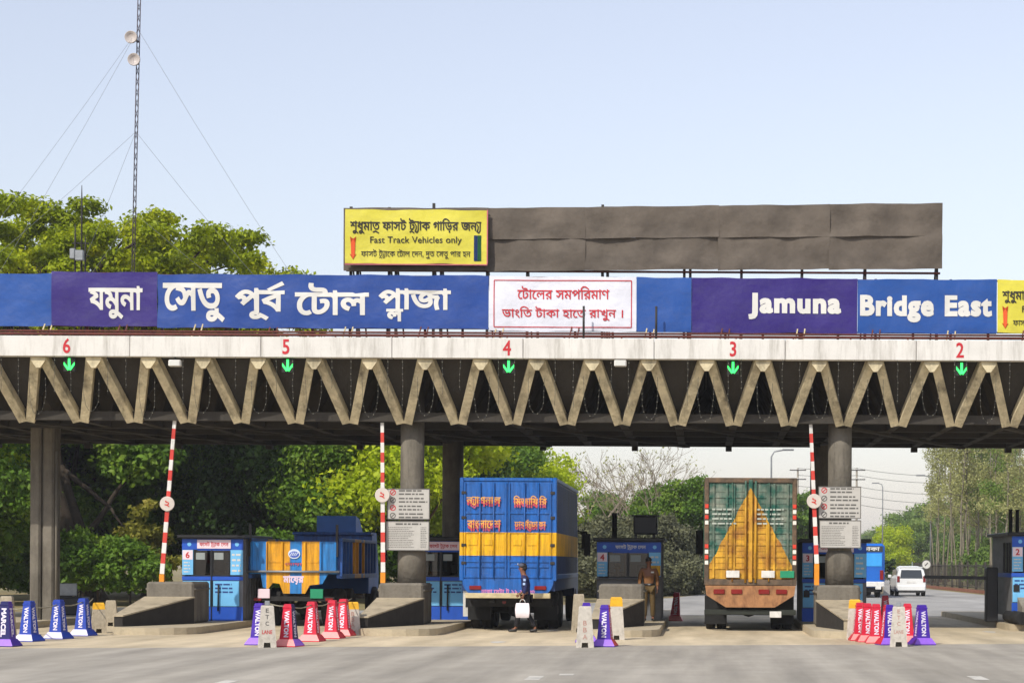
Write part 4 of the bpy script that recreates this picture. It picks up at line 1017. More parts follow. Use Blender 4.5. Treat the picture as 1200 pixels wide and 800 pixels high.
for k in range(38): mb.box(hw, hw+.03, .2+k*.22, .3+k*.22, zbx+.4, zt-.1, 0); mb.box(-hw-.03, -hw, .2+k*.22, .3+k*.22, zbx+.4, zt-.1, 0)
mb.build('cargo_box', m_bs, t)
mb = MB()
for s in (-1, 1): mb.bbox(s*hw-.05, s*hw+.05, -.03, .08, zbx+.25, zt+.03, .015)
mb.bbox(-hw+.051, hw-.051, -.03, .06, zt-.06, zt+.03, .015)
for s in (-1, 1): mb.bbox(s*hw-.04, s*hw+.04, .085, LB, zt-.05, zt+.04, .01); mb.bbox(s*hw-.05, s*hw+.05, .085, LB, zbx+.3, zbx+.42, .01)
mb.build('corner_frame', m_bt, t)
for s in (-1, 1):      # tail doors: sheet, upright bars, cross ribs
    x0, x1 = (-hw+.055, -.004) if s < 0 else (.004, hw-.055); mb = MB()
    mb.box(x0, x1, -.005, .045, zbx+.3, zt-.07)
    wd = x1-x0
    for u in (.0, .3, .36, .66, .72, .97) if False else (.02, .37, .68, .95): mb.bbox(x0+wd*u-.025 if u > .1 else x0, x0+wd*u+.025, -.045, -.006, zbx+.32, zt-.09, .012)
    for z in (zt-.85, zy1+.04, zy0-.1, zbx+.62, zbx+.36):
        mb.box(x0+.02, x1-.02, -.03, -.0055, z-.025, z+.025)
    for z in (zy1-.22, zy0+.1):
        for u in (.1, .45): mb.box(x0+wd*u, x0+wd*(u+.2), -.022, -.0055, z-.07, z+.07)
    d = mb.build('door', m_bt, t)
    mb = MB()
    for u in (.37, .68): mb.tube([(x0+wd*u, -.06, zbx+.3), (x0+wd*u, -.06, zt-.1)], .014, 6)
    mb.build('lock_rod', m_bt, d)
    for z in (zbx+.7, zy0+.3, zy1+.4, zt-.35):
        mb = MB(); mb.bbox((x0 if s < 0 else x1)-.06, (x0 if s < 0 else x1)+.06, -.05, -.007, z-.04, z+.04, .01); mb.build('hinge', m_steel, d)
# rounded tail skirt
mb = MB(); n = 6
pts = [(-hw+.02, zbx+.298)] + [(-hw+.02+.4*(1-math.cos(PI/2*k/n)), zbx+.28-.42*math.sin(PI/2*k/n)-.0) for k in range(n+1)]
pts = pts + [(-x, z) for x, z in reversed(pts)]
mb.prism(pts, -.02, .045); mb.build('tail_skirt', m_bt, t)
m_wred, m_wyel = mat('painted_red_letters', lin('#b8404a'), .6, .3, 5, stain=lin('#3a5a90'), stain_amt=.6, stain_scale=(7, 7, 7)), mat('painted_yellow_letters', lin('#d39c48'), .6, .3, 5, stain=lin('#b8404a'), stain_amt=.6, stain_scale=(7, 7, 7))
for s_, px0, px1, py in (('ন}াশনাল', 547, 587, 588), ('িমজািফির', 602, 641, 587), ('বাংলােদশ', 548, 587, 615), ('ঢাকা^}ঢাকা', 603, 640, 615)):
    a, b = P(px0, py, YT), P(px1, py, YT)
    for k, (m, dz, dy, bo) in enumerate(((m_wred, -.045, -.05, .05), (m_wyel, .025, -.056, .02))):
        mb = MB(); write(mb, s_, ((a.x+b.x)/2-XT, dy-.002, (a.z+b.z)/2+dz), width=b.x-a.x, height=.25 if k == 0 else .23, bold=bo); mb.build('lettering', m, t)
mb = MB(); write(mb, 'ঢাকা েমটা ট ১১ ২২ ৩৩', (0, -.026, zbx+.0), width=1.35, height=.14, bold=.03); mb.build('lettering', mat('pink_letters', lin('#c77bb0'), .5, .15), t)
for s in (-1, 1):
    mb = MB(); mb.bbox(s*.82-.15, s*.82+.15, -.055, -.022, zbx+.03, zbx+.13, .01); mb.build('tail_light', m_lampred, t)
a, b = P(547, 703, YT), P(646, 703, YT); mb = MB(); mb.bbox(a.x-XT, b.x-XT, -.35, -.15, .83, .96, .012); mb.build('timber_bumper', m_wood, t)
mb = MB()
for x in (-.7, .6): mb.box(x-.04, x+.04, -.149, .2, .86, .93)
mb.build('bumper_bracket', m_dark, t)
truck_under(t, hw, LB, (2.0, 3.3), .5, LB+.6)
mb = MB(); mb.box(-hw+.1, hw-.1, .6, 1.0, .6, .8); mb.build('cross_member', m_dark, t)
for s in (-1, 1): mb = MB(); mb.box(s*(hw-.32)-.3, s*(hw-.32)+.3, 1.2, 1.24, .25, .9); mb.build('mud_flap', m_black, t)
mb = MB(); mb.lathe((-.15, .55, .72), [(.05, 0), (.05, .03)], 12, 0, 'y'); mb.build('tail_light', m_lampred, t)
cab(t, LB+.15, 1.1, .75, 3.0, m_bs); 
mb = MB(); mb.tube([(hw+.05, LB+.2, 2.6), (hw+.3, LB+.2, 2.6)], .02, 6); mb.bbox(hw+.2, hw+.4, LB+.18, LB+.24, 1.95, 2.6, .02); mb.build('mirror', m_dark, t)

# ---- green box truck with the yellow triangle
YT = 50.3; XT = P(879.5, 640, YT).x; hw = (P(933.5, 640, YT).x-P(826, 640, YT).x)/2; zt = P(879, 561, YT).z; zf = P(879, 681, YT).z
t = thing('box_truck', 'weathered green box truck with a rusty frame and a big yellow triangle on its tail', 'truck', (XT, YT, 0))
def tri_paint():
    m = mat('green_and_yellow_truck_paint', (1, 1, 1), .6, 0); nt = m.node_tree; b = nt.nodes['Principled BSDF']
    tc = nd(nt, 'ShaderNodeTexCoord'); sp = nd(nt, 'ShaderNodeSeparateXYZ'); nt.links.new(tc.outputs['Object'], sp.inputs[0])
    def mth(op, a, c=None, c2=None):
        n = nd(nt, 'ShaderNodeMath', operation=op)
        for i, q in enumerate((a, c, c2)):
            if q is None: continue
            if isinstance(q, (int, float)): n.inputs[i].default_value = q
            else: nt.links.new(q, n.inputs[i])
        return n.outputs[0]
    nz = nd(nt, 'ShaderNodeTexNoise'); nz.inputs['Scale'].default_value = 3; nz.inputs['Detail'].default_value = 8; nt.links.new(tc.outputs['Object'], nz.inputs['Vector'])
    e = mth('MULTIPLY_ADD', mth('SUBTRACT', zt-.22, sp.outputs[2]), .53, -.0)
    e = mth('ADD', e, mth('MULTIPLY_ADD', nz.outputs['Fac'], .16, -.08))
    f_ = mth('LESS_THAN', mth('ABSOLUTE', sp.outputs[0]), e)
    low = mth('LESS_THAN', sp.outputs[2], zf+.3)
    f_ = mth('MAXIMUM', f_, low)
    r = nd(nt, 'ShaderNodeValToRGB'); el = r.color_ramp.elements; el[0].position = .42; el[0].color = lin('#d2a02c')+(1,); el[1].position = .68; el[1].color = lin('#9c6426')+(1,)
    nt.links.new(nz.outputs['Fac'], r.inputs['Fac'])
    g = nd(nt, 'ShaderNodeValToRGB'); el = g.color_ramp.elements; el[0].position = .4; el[0].color = lin('#17594a')+(1,); el[1].position = .68; el[1].color = lin('#8a9080')+(1,)
    nt.links.new(nz.outputs['Fac'], g.inputs['Fac'])
    mx = nd(nt, 'ShaderNodeMix', data_type='RGBA'); nt.links.new(f_, mx.inputs['Factor']); nt.links.new(g.outputs[0], mx.inputs['A']); nt.links.new(r.outputs[0], mx.inputs['B'])
    streak(nt, tc, mx.outputs['Result'], b, .5); return m
m_gt = tri_paint(); m_rframe = mat('rusty_truck_frame', lin('#574a3c'), .75, .3, 4, stain=lin('#8a6a4c'), stain_amt=.7, stain_scale=(4, 4, 4))
m_gside = mat('green_truck_side', lin('#1d4a3c'), .6, .2, 2, stain=lin('#4a3b2c'), stain_amt=.5, stain_scale=(2, 2, 4))
LB = 6.6
mb = MB(); mb.box(-hw, hw, .06, LB, zf, zt-.02)
for k in range(22): mb.box(hw, hw+.03, .3+k*.28, .38+k*.28, zf+.1, zt-.1); mb.box(-hw-.03, -hw, .3+k*.28, .38+k*.28, zf+.1, zt-.1)
mb.build('cargo_box', m_gside, t)
mb = MB()
for s in (-1, 1): mb.bbox(s*(hw-.05)-.06, s*(hw-.05)+.06, -.05, .08, zf-.1, zt+.03, .015)
mb.bbox(-hw+.071, hw-.071, -.05, .06, zt-.1, zt+.03, .015); mb.bbox(-hw+.071, hw-.071, -.05, .06, zf-.1, zf+.06, .015)
mb.build('tail_frame', m_rframe, t)
for s in (-1, 1):
    x0, x1 = (-hw+.07, -.004) if s < 0 else (.004, hw-.07); wd = x1-x0; mb = MB(); mb.box(x0, x1, .0, .05, zf+.065, zt-.105)
    for k in range(7):
        z = zf+.35+k*(zt-zf-.5)/7; mb.box(x0+.03, x1-.03, -.025, -.001, z-.03, z+.03); mb.box(x0+.03, x1-.03, -.012, -.001, z+.12, z+.15)
    for u in (.14, .45, .62, .9) if s < 0 else (.1, .38, .55, .86): mb.bbox(x0+wd*u-.03, x0+wd*u+.03, -.05, -.0255, zf+.08, zt-.12, .01, 0)
    d = mb.build('door', m_gt, t)
    mb = MB(); xx = -.13*1 if s < 0 else .13; mb.tube([(xx, -.075, zf-.03), (xx, -.075, zt-.05)], .026, 8); mb.tube([(xx*3.6, -.07, zf), (xx*3.6, -.07, zt-.1)], .018, 8); mb.build('lock_rod', m_gt if True else m_rframe, d)
    rr = random.Random(8+s); mb = MB()
    print_lines(mb, x0+.12, x1-.25 if s < 0 else x1-.1, zt-1.2, zt-.72, -.053, 4, rr, 0, .35, .95); mb.build('lettering', m_grey_ink if False else mat('faded_white_letters', lin('#a9b0a4'), .7, .2, 6), d)
    mb = MB()
    for zc, n_ in ((zt-.75, 4), (zf+.85, 4)):
        for k in range(n_): 
            z = zc-k*.14; mb.bbox(s*(hw-.05)-.045, s*(hw-.05)+.045, -.062, -.051, z, z+.1, .004, k % 2)
    mb.build('reflector', [m_reflr, m_reflw], t)
mb = MB(); mb.bbox(-.05, .05, -.09, -.0, zf-.02, zt-.02, .012); mb.build('centre_post', m_gt, t)
for x0, x1, m in ((-.62, -.28, m_white), (.28, .62, m_white), (.76, 1.12, m_plate)):
    mb = MB(); mb.bbox(x0, x1, -.1, -.056, zf+.1, zf+.28, .006); mb.build('number_plate', m, t)
# tan tapered tail beam
mb = MB(); mb.prism([(-hw+.02, zf-.105), (-hw+.05, zf-.35), (-hw+.55, zf-.66), (hw-.55, zf-.66), (hw-.05, zf-.35), (hw-.02, zf-.105)], -.05, .12); mb.build('tail_beam', mat('tan_tail_beam', lin('#a0724a'), .7, .25, 3, stain=lin('#5c3a26'), stain_amt=.95, stain_scale=(5, 5, 2.5)), t)
for x in (-.8, -.35, .35, .8): mb = MB(); mb.bbox(x-.14, x+.14, -.085, -.052, zf-.32, zf-.2, .01); mb.build('tail_light', m_lampred, t)
mb = MB(); mb.bbox(-hw, hw, .05, .25, zf-.86, zf-.72, .015); mb.build('bumper', mat('dark_green_bumper', lin('#262a22'), .7, .3, 4), t)
mb = MB(); mb.bbox(.5, .8, .02, .045, zf-.92, zf-.76, .006); mb.build('number_plate', m_white, t)
truck_under(t, hw, LB, (1.7,), .52, LB+.5)
for s in (-1, 1): mb = MB(); mb.box(s*(hw-.3)-.29, s*(hw-.3)+.29, 1.05, 1.08, .15, .9); mb.build('mud_flap', m_black, t)
cab(t, LB+.15, 1.1, .75, 3.0, mat('green_cab', lin('#2b5a48'), .5, .1))
mb = MB(); mb.bbox(-hw-.25, -hw-.03, LB+.3, LB+.36, 2.0, 2.7, .02); mb.build('mirror', m_dark, t)

# ---- low dump truck, blue and yellow
YT = 52.0; a, b = P(292.5, 650, YT), P(396, 650, YT); XT = (a.x+b.x)/2; hw = (b.x-a.x)/2; zt = P(344, 634, YT).z
t = thing('dump_truck', 'low blue and yellow dump truck with a painted tailgate standing before the trees', 'truck', (XT, YT, 0))
BL2, YE2 = lin('#2382cc'), lin('#eda812')
m_tg = bandmat('tailgate_paint', [(-4, BL2), (-.72, YE2), (-.12, BL2), (.18, YE2), (.66, BL2)], .45, 0, damt=.3, bump=.08)
zl, zc_ = P(344, 672, YT).z, P(344, 690, YT).z
mb = MB(); mb.prism([(-hw, zl), (-hw+.05, zt), (hw-.05, zt), (hw, zl)], -.02, .05)
mb.prism([(-hw+.3, zl-.002), (-hw+.36, zl-.36), (-hw+.5, zl-.4), (-hw+.62, zl-.24), (-hw+.8, zl-.26), (-hw+.9, zl-.52), (hw-.86, zl-.52), (hw-.74, zl-.3), (hw-.4, zl-.26), (hw-.26, zl-.002)], -.025, .045)
for x in (-hw+.06, -.72, -.3, .3, .72, hw-.06): mb.bbox(x-.03, x+.03, -.07, -.021, zl+.02, zt-.02, .012)
for x in (-.5, 0, .5): mb.box(x-.17, x+.17, -.035, -.021, zl+.3, zl+.34)
tgt = mb.build('tailgate', m_tg, t)
mb = MB(); mb.tube([(-hw-.06, -.08, zl+.06), (hw+.06, -.08, zl+.06)], .03, 8); mb.build('hinge_bar', m_galv, tgt)
m_em = mat('emblem_white', lin('#cdd8e6'), .5, .1)
mb = MB(); mb.prism([(  .02+.16*math.cos(2*PI*k/20), zt-.33+.13*math.sin(2*PI*k/20)) for k in range(20)], -.045, -.04, 0)
mb.prism([(  .02+.13*math.cos(2*PI*k/20), zt-.345+.085*math.sin(2*PI*k/20)) for k in range(20)], -.05, -.046, 1)
for k in range(4): mb.bar((-.09+k*.05, -.053, zt-.38), (-.03+k*.05, -.053, zt-.29), .02, .004, 0)
mb.build('emblem', [m_em, mat('emblem_blue', lin('#3b58b8'), .5, .1)], tgt)
mb = MB(); write(mb, 'মােয়র', (0, -.032, zl-.16), width=.55, height=.24, bold=.05); mb.build('lettering', mat('pale_letters', lin('#d9c3d6'), .5, .1), tgt)
mb = MB(); write(mb, 'েদায়া', (0, -.05, zl+.25), width=.45, height=.08, bold=.02); mb.build('lettering', m_wred, tgt)
LB = 5.6
m_ds = bandmat('dump_side_paint', [(-4, lin('#2860b0')), (1.9, YE2), (2.9, lin('#2860b0')), (3.3, YE2), (3.5, lin('#2860b0'))], .5, 1, damt=.35)
mb = MB()
for s in (-1, 1):
    mb.box(s*hw-.03, s*hw+.03, .06, LB, zl, zt)
    for k in range(12): mb.bbox(s*(hw+.06)-.05, s*(hw+.06)+.05, .08+k*.48, .16+k*.48, zl, zt, .012)
    mb.bbox(s*(hw+.03)-.08, s*(hw+.03)+.08, .06, LB, zt+.002, zt+.09, .012); mb.bbox(s*(hw+.03)-.08, s*(hw+.03)+.08, .06, LB, zl-.12, zl-.002, .012)
mb.box(-hw+.031, hw-.031, LB-.06, LB, zl, zt+.25); mb.box(-hw+.031, hw-.031, .06, LB-.061, zl, zl+.05); mb.build('tipper_body', m_ds, t)
for s in (-1, 1): mb = MB(); mb.box(s*(hw-.02)-.03, s*(hw-.02)+.03, -.06, .02, zt-.4, zt+.45); mb.build('corner_stake', m_steel, t)
truck_under(t, hw, LB, (1.2, 2.5), .5, LB+1.0)
mb = MB(); mb.box(-hw+.1, hw-.1, .0, .1, .68, .8); mb.build('bumper', m_dark, t)
for x, m, w_ in ((-.78, m_bpink, .32), (.62, m_plate, .34)): mb = MB(); mb.bbox(x-w_/2, x+w_/2, -.05, -.005, .75, 1.0, .01); mb.build('number_plate', m, t)
for s in (-1, 1): mb = MB(); mb.bbox(s*.95-.1, s*.95+.1, -.04, -.003, .68, .76, .01); mb.build('tail_light', m_lampred, t)
cb = cab(t, LB+.2, 1.0, .8, 2.6, mat('dark_blue_cab', lin('#2a62ae'), .45, .12))
mb = MB(); mb.prism([(LB+.3, 2.602), (LB+1.5, 2.602), (LB+.9, 3.0), (LB+.3, 3.08)], -.55, .6, 0, 'x'); mb.build('roof_fairing', mat('blue_fairing', lin('#2c6cc0'), .45, .12), cb)
mb = MB(); mb.bbox(-1.15, 1.15, LB-.3, LB+.3, zt+.252, zt+.33, .02); mb.build('headboard', m_ds, t)

# ---- blue coach, far
YT = 103.0; X1 = P(1037, 660, YT).x; hw = 1.22; XT = X1-hw
t = thing('coach', 'blue coach seen from behind, half hidden by the right round column', 'bus', (XT, YT, 0))
m_cb = mat('coach_blue', lin('#1a63bd'), .3, .1, 1, stain=lin('#123f86'), stain_amt=.4, stain_scale=(.5, .5, 2)); m_cl = mat('coach_light_blue', lin('#3b9be0'), .3, .1)
mb = MB(); mb.bbox(-hw, hw, 0, 10.5, .55, 2.85, .14); mb.build('body', m_cb, t)
mb = MB(); mb.box(-hw+.1, hw-.1, .2, 10, .3, .549); mb.build('underbody', m_dark, t)
mb = MB(); mb.bbox(-hw+.12, hw-.12, -.02, .02, 2.4, 2.72, .01); mb.build('rear_window', m_glass, t)
mb = MB(); mb.bbox(-hw+.16, hw-.16, -.03, .02, 1.65, 2.33, .01); mb.build('rear_panel', m_cl, t)
mb = MB(); write(mb, 'ঢাকা', (.5, -.03, 2.57), width=.9, height=.2, bold=.03); mb.build('lettering', m_white_ink, t)
mb = MB(); mb.bbox(-hw+.02, hw-.02, -.06, .1, .58, .85, .03); mb.build('bumper', m_white, t)
for s in (-1, 1): mb = MB(); mb.bbox(s*1.05-.09, s*1.05+.09, -.035, .05, .95, 1.45, .01); mb.build('tail_light', m_lampred, t)
mb = MB(); mb.box(hw-.5, hw-.2, -.075, -.061, .45, .75); mb.build('number_plate', m_white, t)
for s in (-1, 1):
    wheel(t, s*(hw-.16), 2.6, .5, .28); wheel(t, s*(hw-.16), 8.4, .5, .28)
mb = MB(); mb.box(hw, hw+.01, .4, 10, 1.5, 2.3); mb.build('side_window', m_glass, t)

# ---- white minivan, far
YT = 109.0; XT = P(1068, 680, YT).x; hw = .83
t = thing('minivan', 'white minivan driving away on the exit road beside the dark fence', 'car', (XT, YT, 0))
m_car = mat('white_car_paint', lin('#e2e2de'), .25, .04, 1)
mb = MB()
secs = [(0.0, .78, .32, .95, .70, .95), (0.12, .83, .28, .98, .70, 1.5), (.45, .83, .26, 1.0, .66, 1.64), (1.8, .84, .26, 1.0, .64, 1.68), (2.7, .84, .26, 1.0, .6, 1.58), (3.4, .83, .26, .98, .72, 1.05), (4.1, .78, .28, .85, .66, .88), (4.25, .7, .35, .7, .6, .74)]
rings = []
for y, w0, zb, zm, w1, zt_ in secs:
    rings.append([(-w0+.06, y, zb), (-w0, y, zb+.12), (-w0, y, zm), (-w1, y, zt_-.08), (-w1+.14, y, zt_), (w1-.14, y, zt_), (w1, y, zt_-.08), (w0, y, zm), (w0, y, zb+.12), (w0-.06, y, zb)])
vs = [p for r in rings for p in r]; n = 10; fs = []
for i in range(len(rings)-1):
    for k in range(n): fs.append((i*n+k, (i+1)*n+k, (i+1)*n+(k+1) % n, i*n+(k+1) % n))
fs += [tuple(range(n)), tuple(reversed(range((len(rings)-1)*n, len(rings)*n)))]
mb.add(vs, fs, 0, False); mb.build('body', m_car, t)
mb = MB(); mb.prism([(-.62, 1.0), (.62, 1.0), (.55, 1.46), (-.55, 1.46)], 0, .02, 0, M=Matrix.Translation((0, .0, 0)) @ Matrix(((1, 0, 0, 0), (0, 1, .24, -.255), (0, 0, 1, 0), (0, 0, 0, 1)))); mb.build('rear_window', m_glass, t)
for s in (-1, 1):
    mb = MB(); mb.bbox(s*.72-.07, s*.72+.07, -.04, .06, .78, 1.12, .015); mb.build('tail_light', m_lampred, t)
    mb = MB(); mb.box(s*.775-.012, s*.775+.012, .5, 3.0, 1.04, 1.45) if False else mb.prism([(.45, 1.06), (3.0, 1.06), (2.6, 1.45), (.5, 1.5)], s*.835-.01-.06*s, s*.835+.01-.06*s, 0, 'x'); mb.build('side_window', m_glass, t)
    mb = MB(); mb.bbox(s*.93-.1, s*.93+.1, 2.75, 2.9, 1.0, 1.18, .03); mb.build('wing_mirror', m_car, t)
    wheel(t, s*.74, .75, .31, .2); wheel(t, s*.74, 3.4, .31, .2)
mb = MB(); mb.bbox(-.78, .78, -.07, .1, .3, .6, .04); mb.build('bumper', m_car, t)
mb = MB(); mb.box(-.72, .72, -.06, .2, .2, .298); mb.build('bumper_valance', m_dark, t)
mb = MB(); mb.box(-.25, .25, -.012, -.001, .72, .84); mb.build('number_plate', m_bpale if False else m_white, t)
mb = MB(); mb.bbox(-.66, .66, .2, .3, 1.6, 1.64, .012); mb.build('roof_spoiler', m_car, t)
# ------------------------------------------------------------------ people
def grown(name, joints, edges, radii, roots, m, parent, extra=None, sub=1):
    me = bpy.data.meshes.new(name); idx = {k: i for i, k in enumerate(joints)}
    me.from_pydata([tuple(v) for v in joints.values()], [(idx[a], idx[b]) for a, b in edges], [])
    ob = bpy.data.objects.new(name, me); COL.objects.link(ob)
    md = ob.modifiers.new('s', 'SKIN'); md.use_smooth_shade = True; md.branch_smoothing = .35
    sk = me.skin_vertices[0].data
    for k, i in idx.items():
        r = radii[k]; sk[i].radius = (r, r) if not hasattr(r, '__len__') else r; sk[i].use_root = k in roots
    sb = ob.modifiers.new('b', 'SUBSURF'); sb.levels = sub; sb.render_levels = sub
    dg = bpy.context.evaluated_depsgraph_get(); nm = bpy.data.meshes.new_from_object(ob.evaluated_get(dg)); nm.name = name
    bpy.data.objects.remove(ob); nm.materials.clear(); nm.materials.append(m)
    o = bpy.data.objects.new(name, nm); COL.objects.link(o); o.parent = parent; return o
m_skin = mat('brown_skin', lin('#7a4f38'), .55, .1, 8)
m_hair = mat('black_hair', (.012, .01, .009), .6, .3, 20)
def person(label, loc, rz, J, shirt, trouser, shoe, sleeve='wrist', curl=.6):
    t = thing('person', label, 'person', loc, rz)
    J = {k: Vector(v) for k, v in J.items()}
    E = [('pelvis', 'waist'), ('waist', 'chest'), ('chest', 'neck'), ('neck', 'jaw'), ('jaw', 'skull'), ('skull', 'crown')]
    Rr = dict(pelvis=(.13, .1), waist=(.125, .09), chest=(.15, .1), neck=.052, jaw=(.066, .075), skull=(.076, .092), crown=(.05, .06))
    for s in 'LR':
        E += [('chest', 'sh'+s), ('sh'+s, 'el'+s), ('el'+s, 'wr'+s), ('wr'+s, 'pa'+s), ('pelvis', 'hi'+s), ('hi'+s, 'kn'+s), ('kn'+s, 'an'+s), ('an'+s, 'to'+s)]
        Rr.update({'sh'+s: .06, 'el'+s: .04, 'wr'+s: .028, 'pa'+s: (.036, .018), 'hi'+s: .085, 'kn'+s: .055, 'an'+s: .038, 'to'+s: .03})
        d = (J['wr'+s]-J['el'+s]).normalized(); J['pa'+s] = J['wr'+s]+d*.075
    JB = dict(J); RB = dict(Rr); EB = list(E); roots = {'pelvis'}
    for s in 'LR':     # five fingers of unequal length, bent
        d = (J['wr'+s]-J['el'+s]).normalized(); sx = 1 if s == 'L' else -1
        fw = Vector((0, -1, 0)); fw = (fw-d*fw.dot(d)).normalized(); inn = d.cross(fw)*sx
        if inn.x*sx > 0: inn = -inn
        for k, (o_, l) in enumerate(((-.026, .062), (-.009, .078), (.009, .084), (.026, .074))):
            a = J['pa'+s]+d*.015+fw*(-o_); b = a+d*l*.5+inn*.01; c = b+d*l*.5*(1-curl)+inn*l*.5*curl
            for q, v, r in (('a', a-d*.02, .0095), ('b', b, .009), ('c', c, .0075)): JB['f%s%d%s' % (s, k, q)] = v; RB['f%s%d%s' % (s, k, q)] = r
            EB += [('f%s%da' % (s, k), 'f%s%db' % (s, k)), ('f%s%db' % (s, k), 'f%s%dc' % (s, k))]; roots.add('f%s%da' % (s, k))
        a = J['wr'+s]+d*.02+fw*.016
        for q, v, r in (('a', a, .012), ('b', a+fw*.03+d*.03+inn*.01, .011), ('c', a+fw*.033+d*.065+inn*.022, .009)): JB['t'+s+q] = v; RB['t'+s+q] = r
        EB += [('t'+s+'a', 't'+s+'b'), ('t'+s+'b', 't'+s+'c')]; roots.add('t'+s+'a')
    # ears, nose
    h = J['skull']; fwd = (J['nose']-h); fwd.z = 0; fwd.normalize(); side = fwd.cross(Vector((0, 0, 1)))
    JB['noa'] = h+fwd*.07-Vector((0, 0, .02)); JB['nob'] = h+fwd*.1-Vector((0, 0, .045)); RB['noa'] = .012; RB['nob'] = .014; EB += [('noa', 'nob')]; roots.add('noa')
    for i, sg in enumerate((-1, 1)):
        JB['e%da' % i] = h+side*sg*.074-Vector((0, 0, .01)); JB['e%db' % i] = h+side*sg*.08-Vector((0, 0, .05)); RB['e%da' % i] = RB['e%db' % i] = (.012, .02); EB += [('e%da' % i, 'e%db' % i)]; roots.add('e%da' % i)
    JB.pop('nose'); grown('body', JB, EB, {**RB}, roots, m_skin, t)
    # eyes, brows and mouth as small face parts
    mb = MB()
    for sg in (-1, 1): mb.ball(h+fwd*.083+side*sg*.031+Vector((0, 0, .0)), (.013, .013, .008), 8)
    mb.build('eyes', m_hair, t)
    mb = MB(); mb.bar(h+fwd*.088-Vector((0, 0, .075))-side*.022, h+fwd*.088-Vector((0, 0, .075))+side*.022, .008, .01); mb.build('mouth', mat('lips', lin('#6a3a30'), .5, .1), t)
    mb = MB(); mb.ball(h-fwd*.018+Vector((0, 0, .045)), (.088, .098, .075), 14); mb.ball(h-fwd*.05+Vector((0, 0, .0)), (.078, .07, .09), 12); mb.build('hair', m_hair, t)
    # clothes
    K = ['pelvis', 'waist', 'chest', 'neck', 'shL', 'elL', 'shR', 'elR'] + (['wrL', 'wrR'] if sleeve == 'wrist' else ['eeL', 'eeR'])
    JS = {k: J[k] for k in K if k in J}
    for s in 'LR':
        JS['ee'+s] = J['el'+s].lerp(J['wr'+s], .86); JS.pop('wr'+s, None)
    JS['neck'] = J['chest'].lerp(J['neck'], .72); JS['hem'] = J['pelvis']-Vector((0, 0, .1))
    RS = dict(pelvis=(.155, .12), waist=(.148, .112), chest=(.175, .122), neck=.07, hem=(.16, .122), shL=.078, shR=.078, elL=.056, elR=.056, eeL=.044, eeR=.044)
    ES = [('hem', 'pelvis'), ('pelvis', 'waist'), ('waist', 'chest'), ('chest', 'neck'), ('chest', 'shL'), ('shL', 'elL'), ('elL', 'eeL'), ('chest', 'shR'), ('shR', 'elR'), ('elR', 'eeR')]
    sh = grown('shirt', JS, ES, RS, {'waist'}, shirt, t)
    JT = {k: J[k] for k in ('pelvis', 'hiL', 'knL', 'hiR', 'knR')}
    for s in 'LR': JT['an'+s] = J['kn'+s].lerp(J['an'+s], .94)
    RT = dict(pelvis=(.146, .112), hiL=.1, hiR=.1, knL=.076, knR=.076, anL=.062, anR=.062)
    grown('trousers', JT, [('pelvis', 'hiL'), ('hiL', 'knL'), ('knL', 'anL'), ('pelvis', 'hiR'), ('hiR', 'knR'), ('knR', 'anR')], RT, {'pelvis'}, trouser, t)
    for s in 'LR':
        a, b = J['an'+s], J['to'+s]; d = (b-a); d.z = 0; d.normalize()
        JJ = dict(h=a-d*.04+Vector((0, 0, -.035)), m=a+d*.07+Vector((0, 0, -.04)), t=b+d*.05); JJ['t'].z = b.z
        grown('shoe', JJ, [('h', 'm'), ('m', 't')], dict(h=(.045, .05), m=(.048, .042), t=(.04, .03)), {'m'}, shoe, t)
    return t, J
m_khaki = mat('khaki_brown_cloth', lin('#7d5530'), .85, .15, 6, .2, 30); m_khaki2 = mat('khaki_trouser_cloth', lin('#5c4a2a'), .85, .15, 6, .2, 30)
m_navyc = mat('navy_jacket_cloth', lin('#1d2350'), .75, .2, 6, .2, 30); m_blkc = mat('black_trouser_cloth', lin('#1b1a1e'), .85, .2, 6)
m_shoe = mat('black_shoe', (.015, .014, .013), .5, .2)
J = dict(pelvis=(0, 0, .93), waist=(0, .0, 1.08), chest=(0, .01, 1.3), neck=(0, .01, 1.46), jaw=(0, -.01, 1.54), skull=(0, -.005, 1.61), crown=(0, .01, 1.67), nose=(.02, -.1, 1.6),
         shL=(.185, .01, 1.4), elL=(.235, .04, 1.13), wrL=(.235, -.02, .9), shR=(-.185, .01, 1.4), elR=(-.24, .04, 1.13), wrR=(-.25, -.02, .9),
         hiL=(.09, 0, .88), knL=(.105, -.02, .49), anL=(.115, .02, .085), toL=(.14, -.1, .035), hiR=(-.09, 0, .88), knR=(-.1, -.01, .49), anR=(-.1, .03, .085), toR=(-.125, -.09, .035))
g0 = P(760, 727, 52.9)
t, J1 = person('guard in a khaki brown uniform standing beside the booth between two trucks', (g0.x, 52.9, .166), .1, J, m_khaki, m_khaki2, m_shoe)
mb = MB(); mb.lathe((0, .0, .97), [(.162, 0), (.166, .005), (.166, .045), (.162, .05)], 20); b_ = mb.build('belt', m_shoe, t); b_.scale = (1, .78, 1)
mb = MB(); mb.bbox(.05, .13, -.137, -.12, 1.3, 1.34, .004); mb.build('name_badge', m_white, t)
mb = MB(); mb.bbox(-.035, .035, -.145, -.127, .975, 1.01, .004); mb.build('buckle', m_galv, t)
for s in (-1, 1): mb = MB(); mb.bbox(s*.14-.05, s*.14+.05, -.03, .05, 1.462, 1.475, .004); mb.build('shoulder_strap', m_khaki2, t)
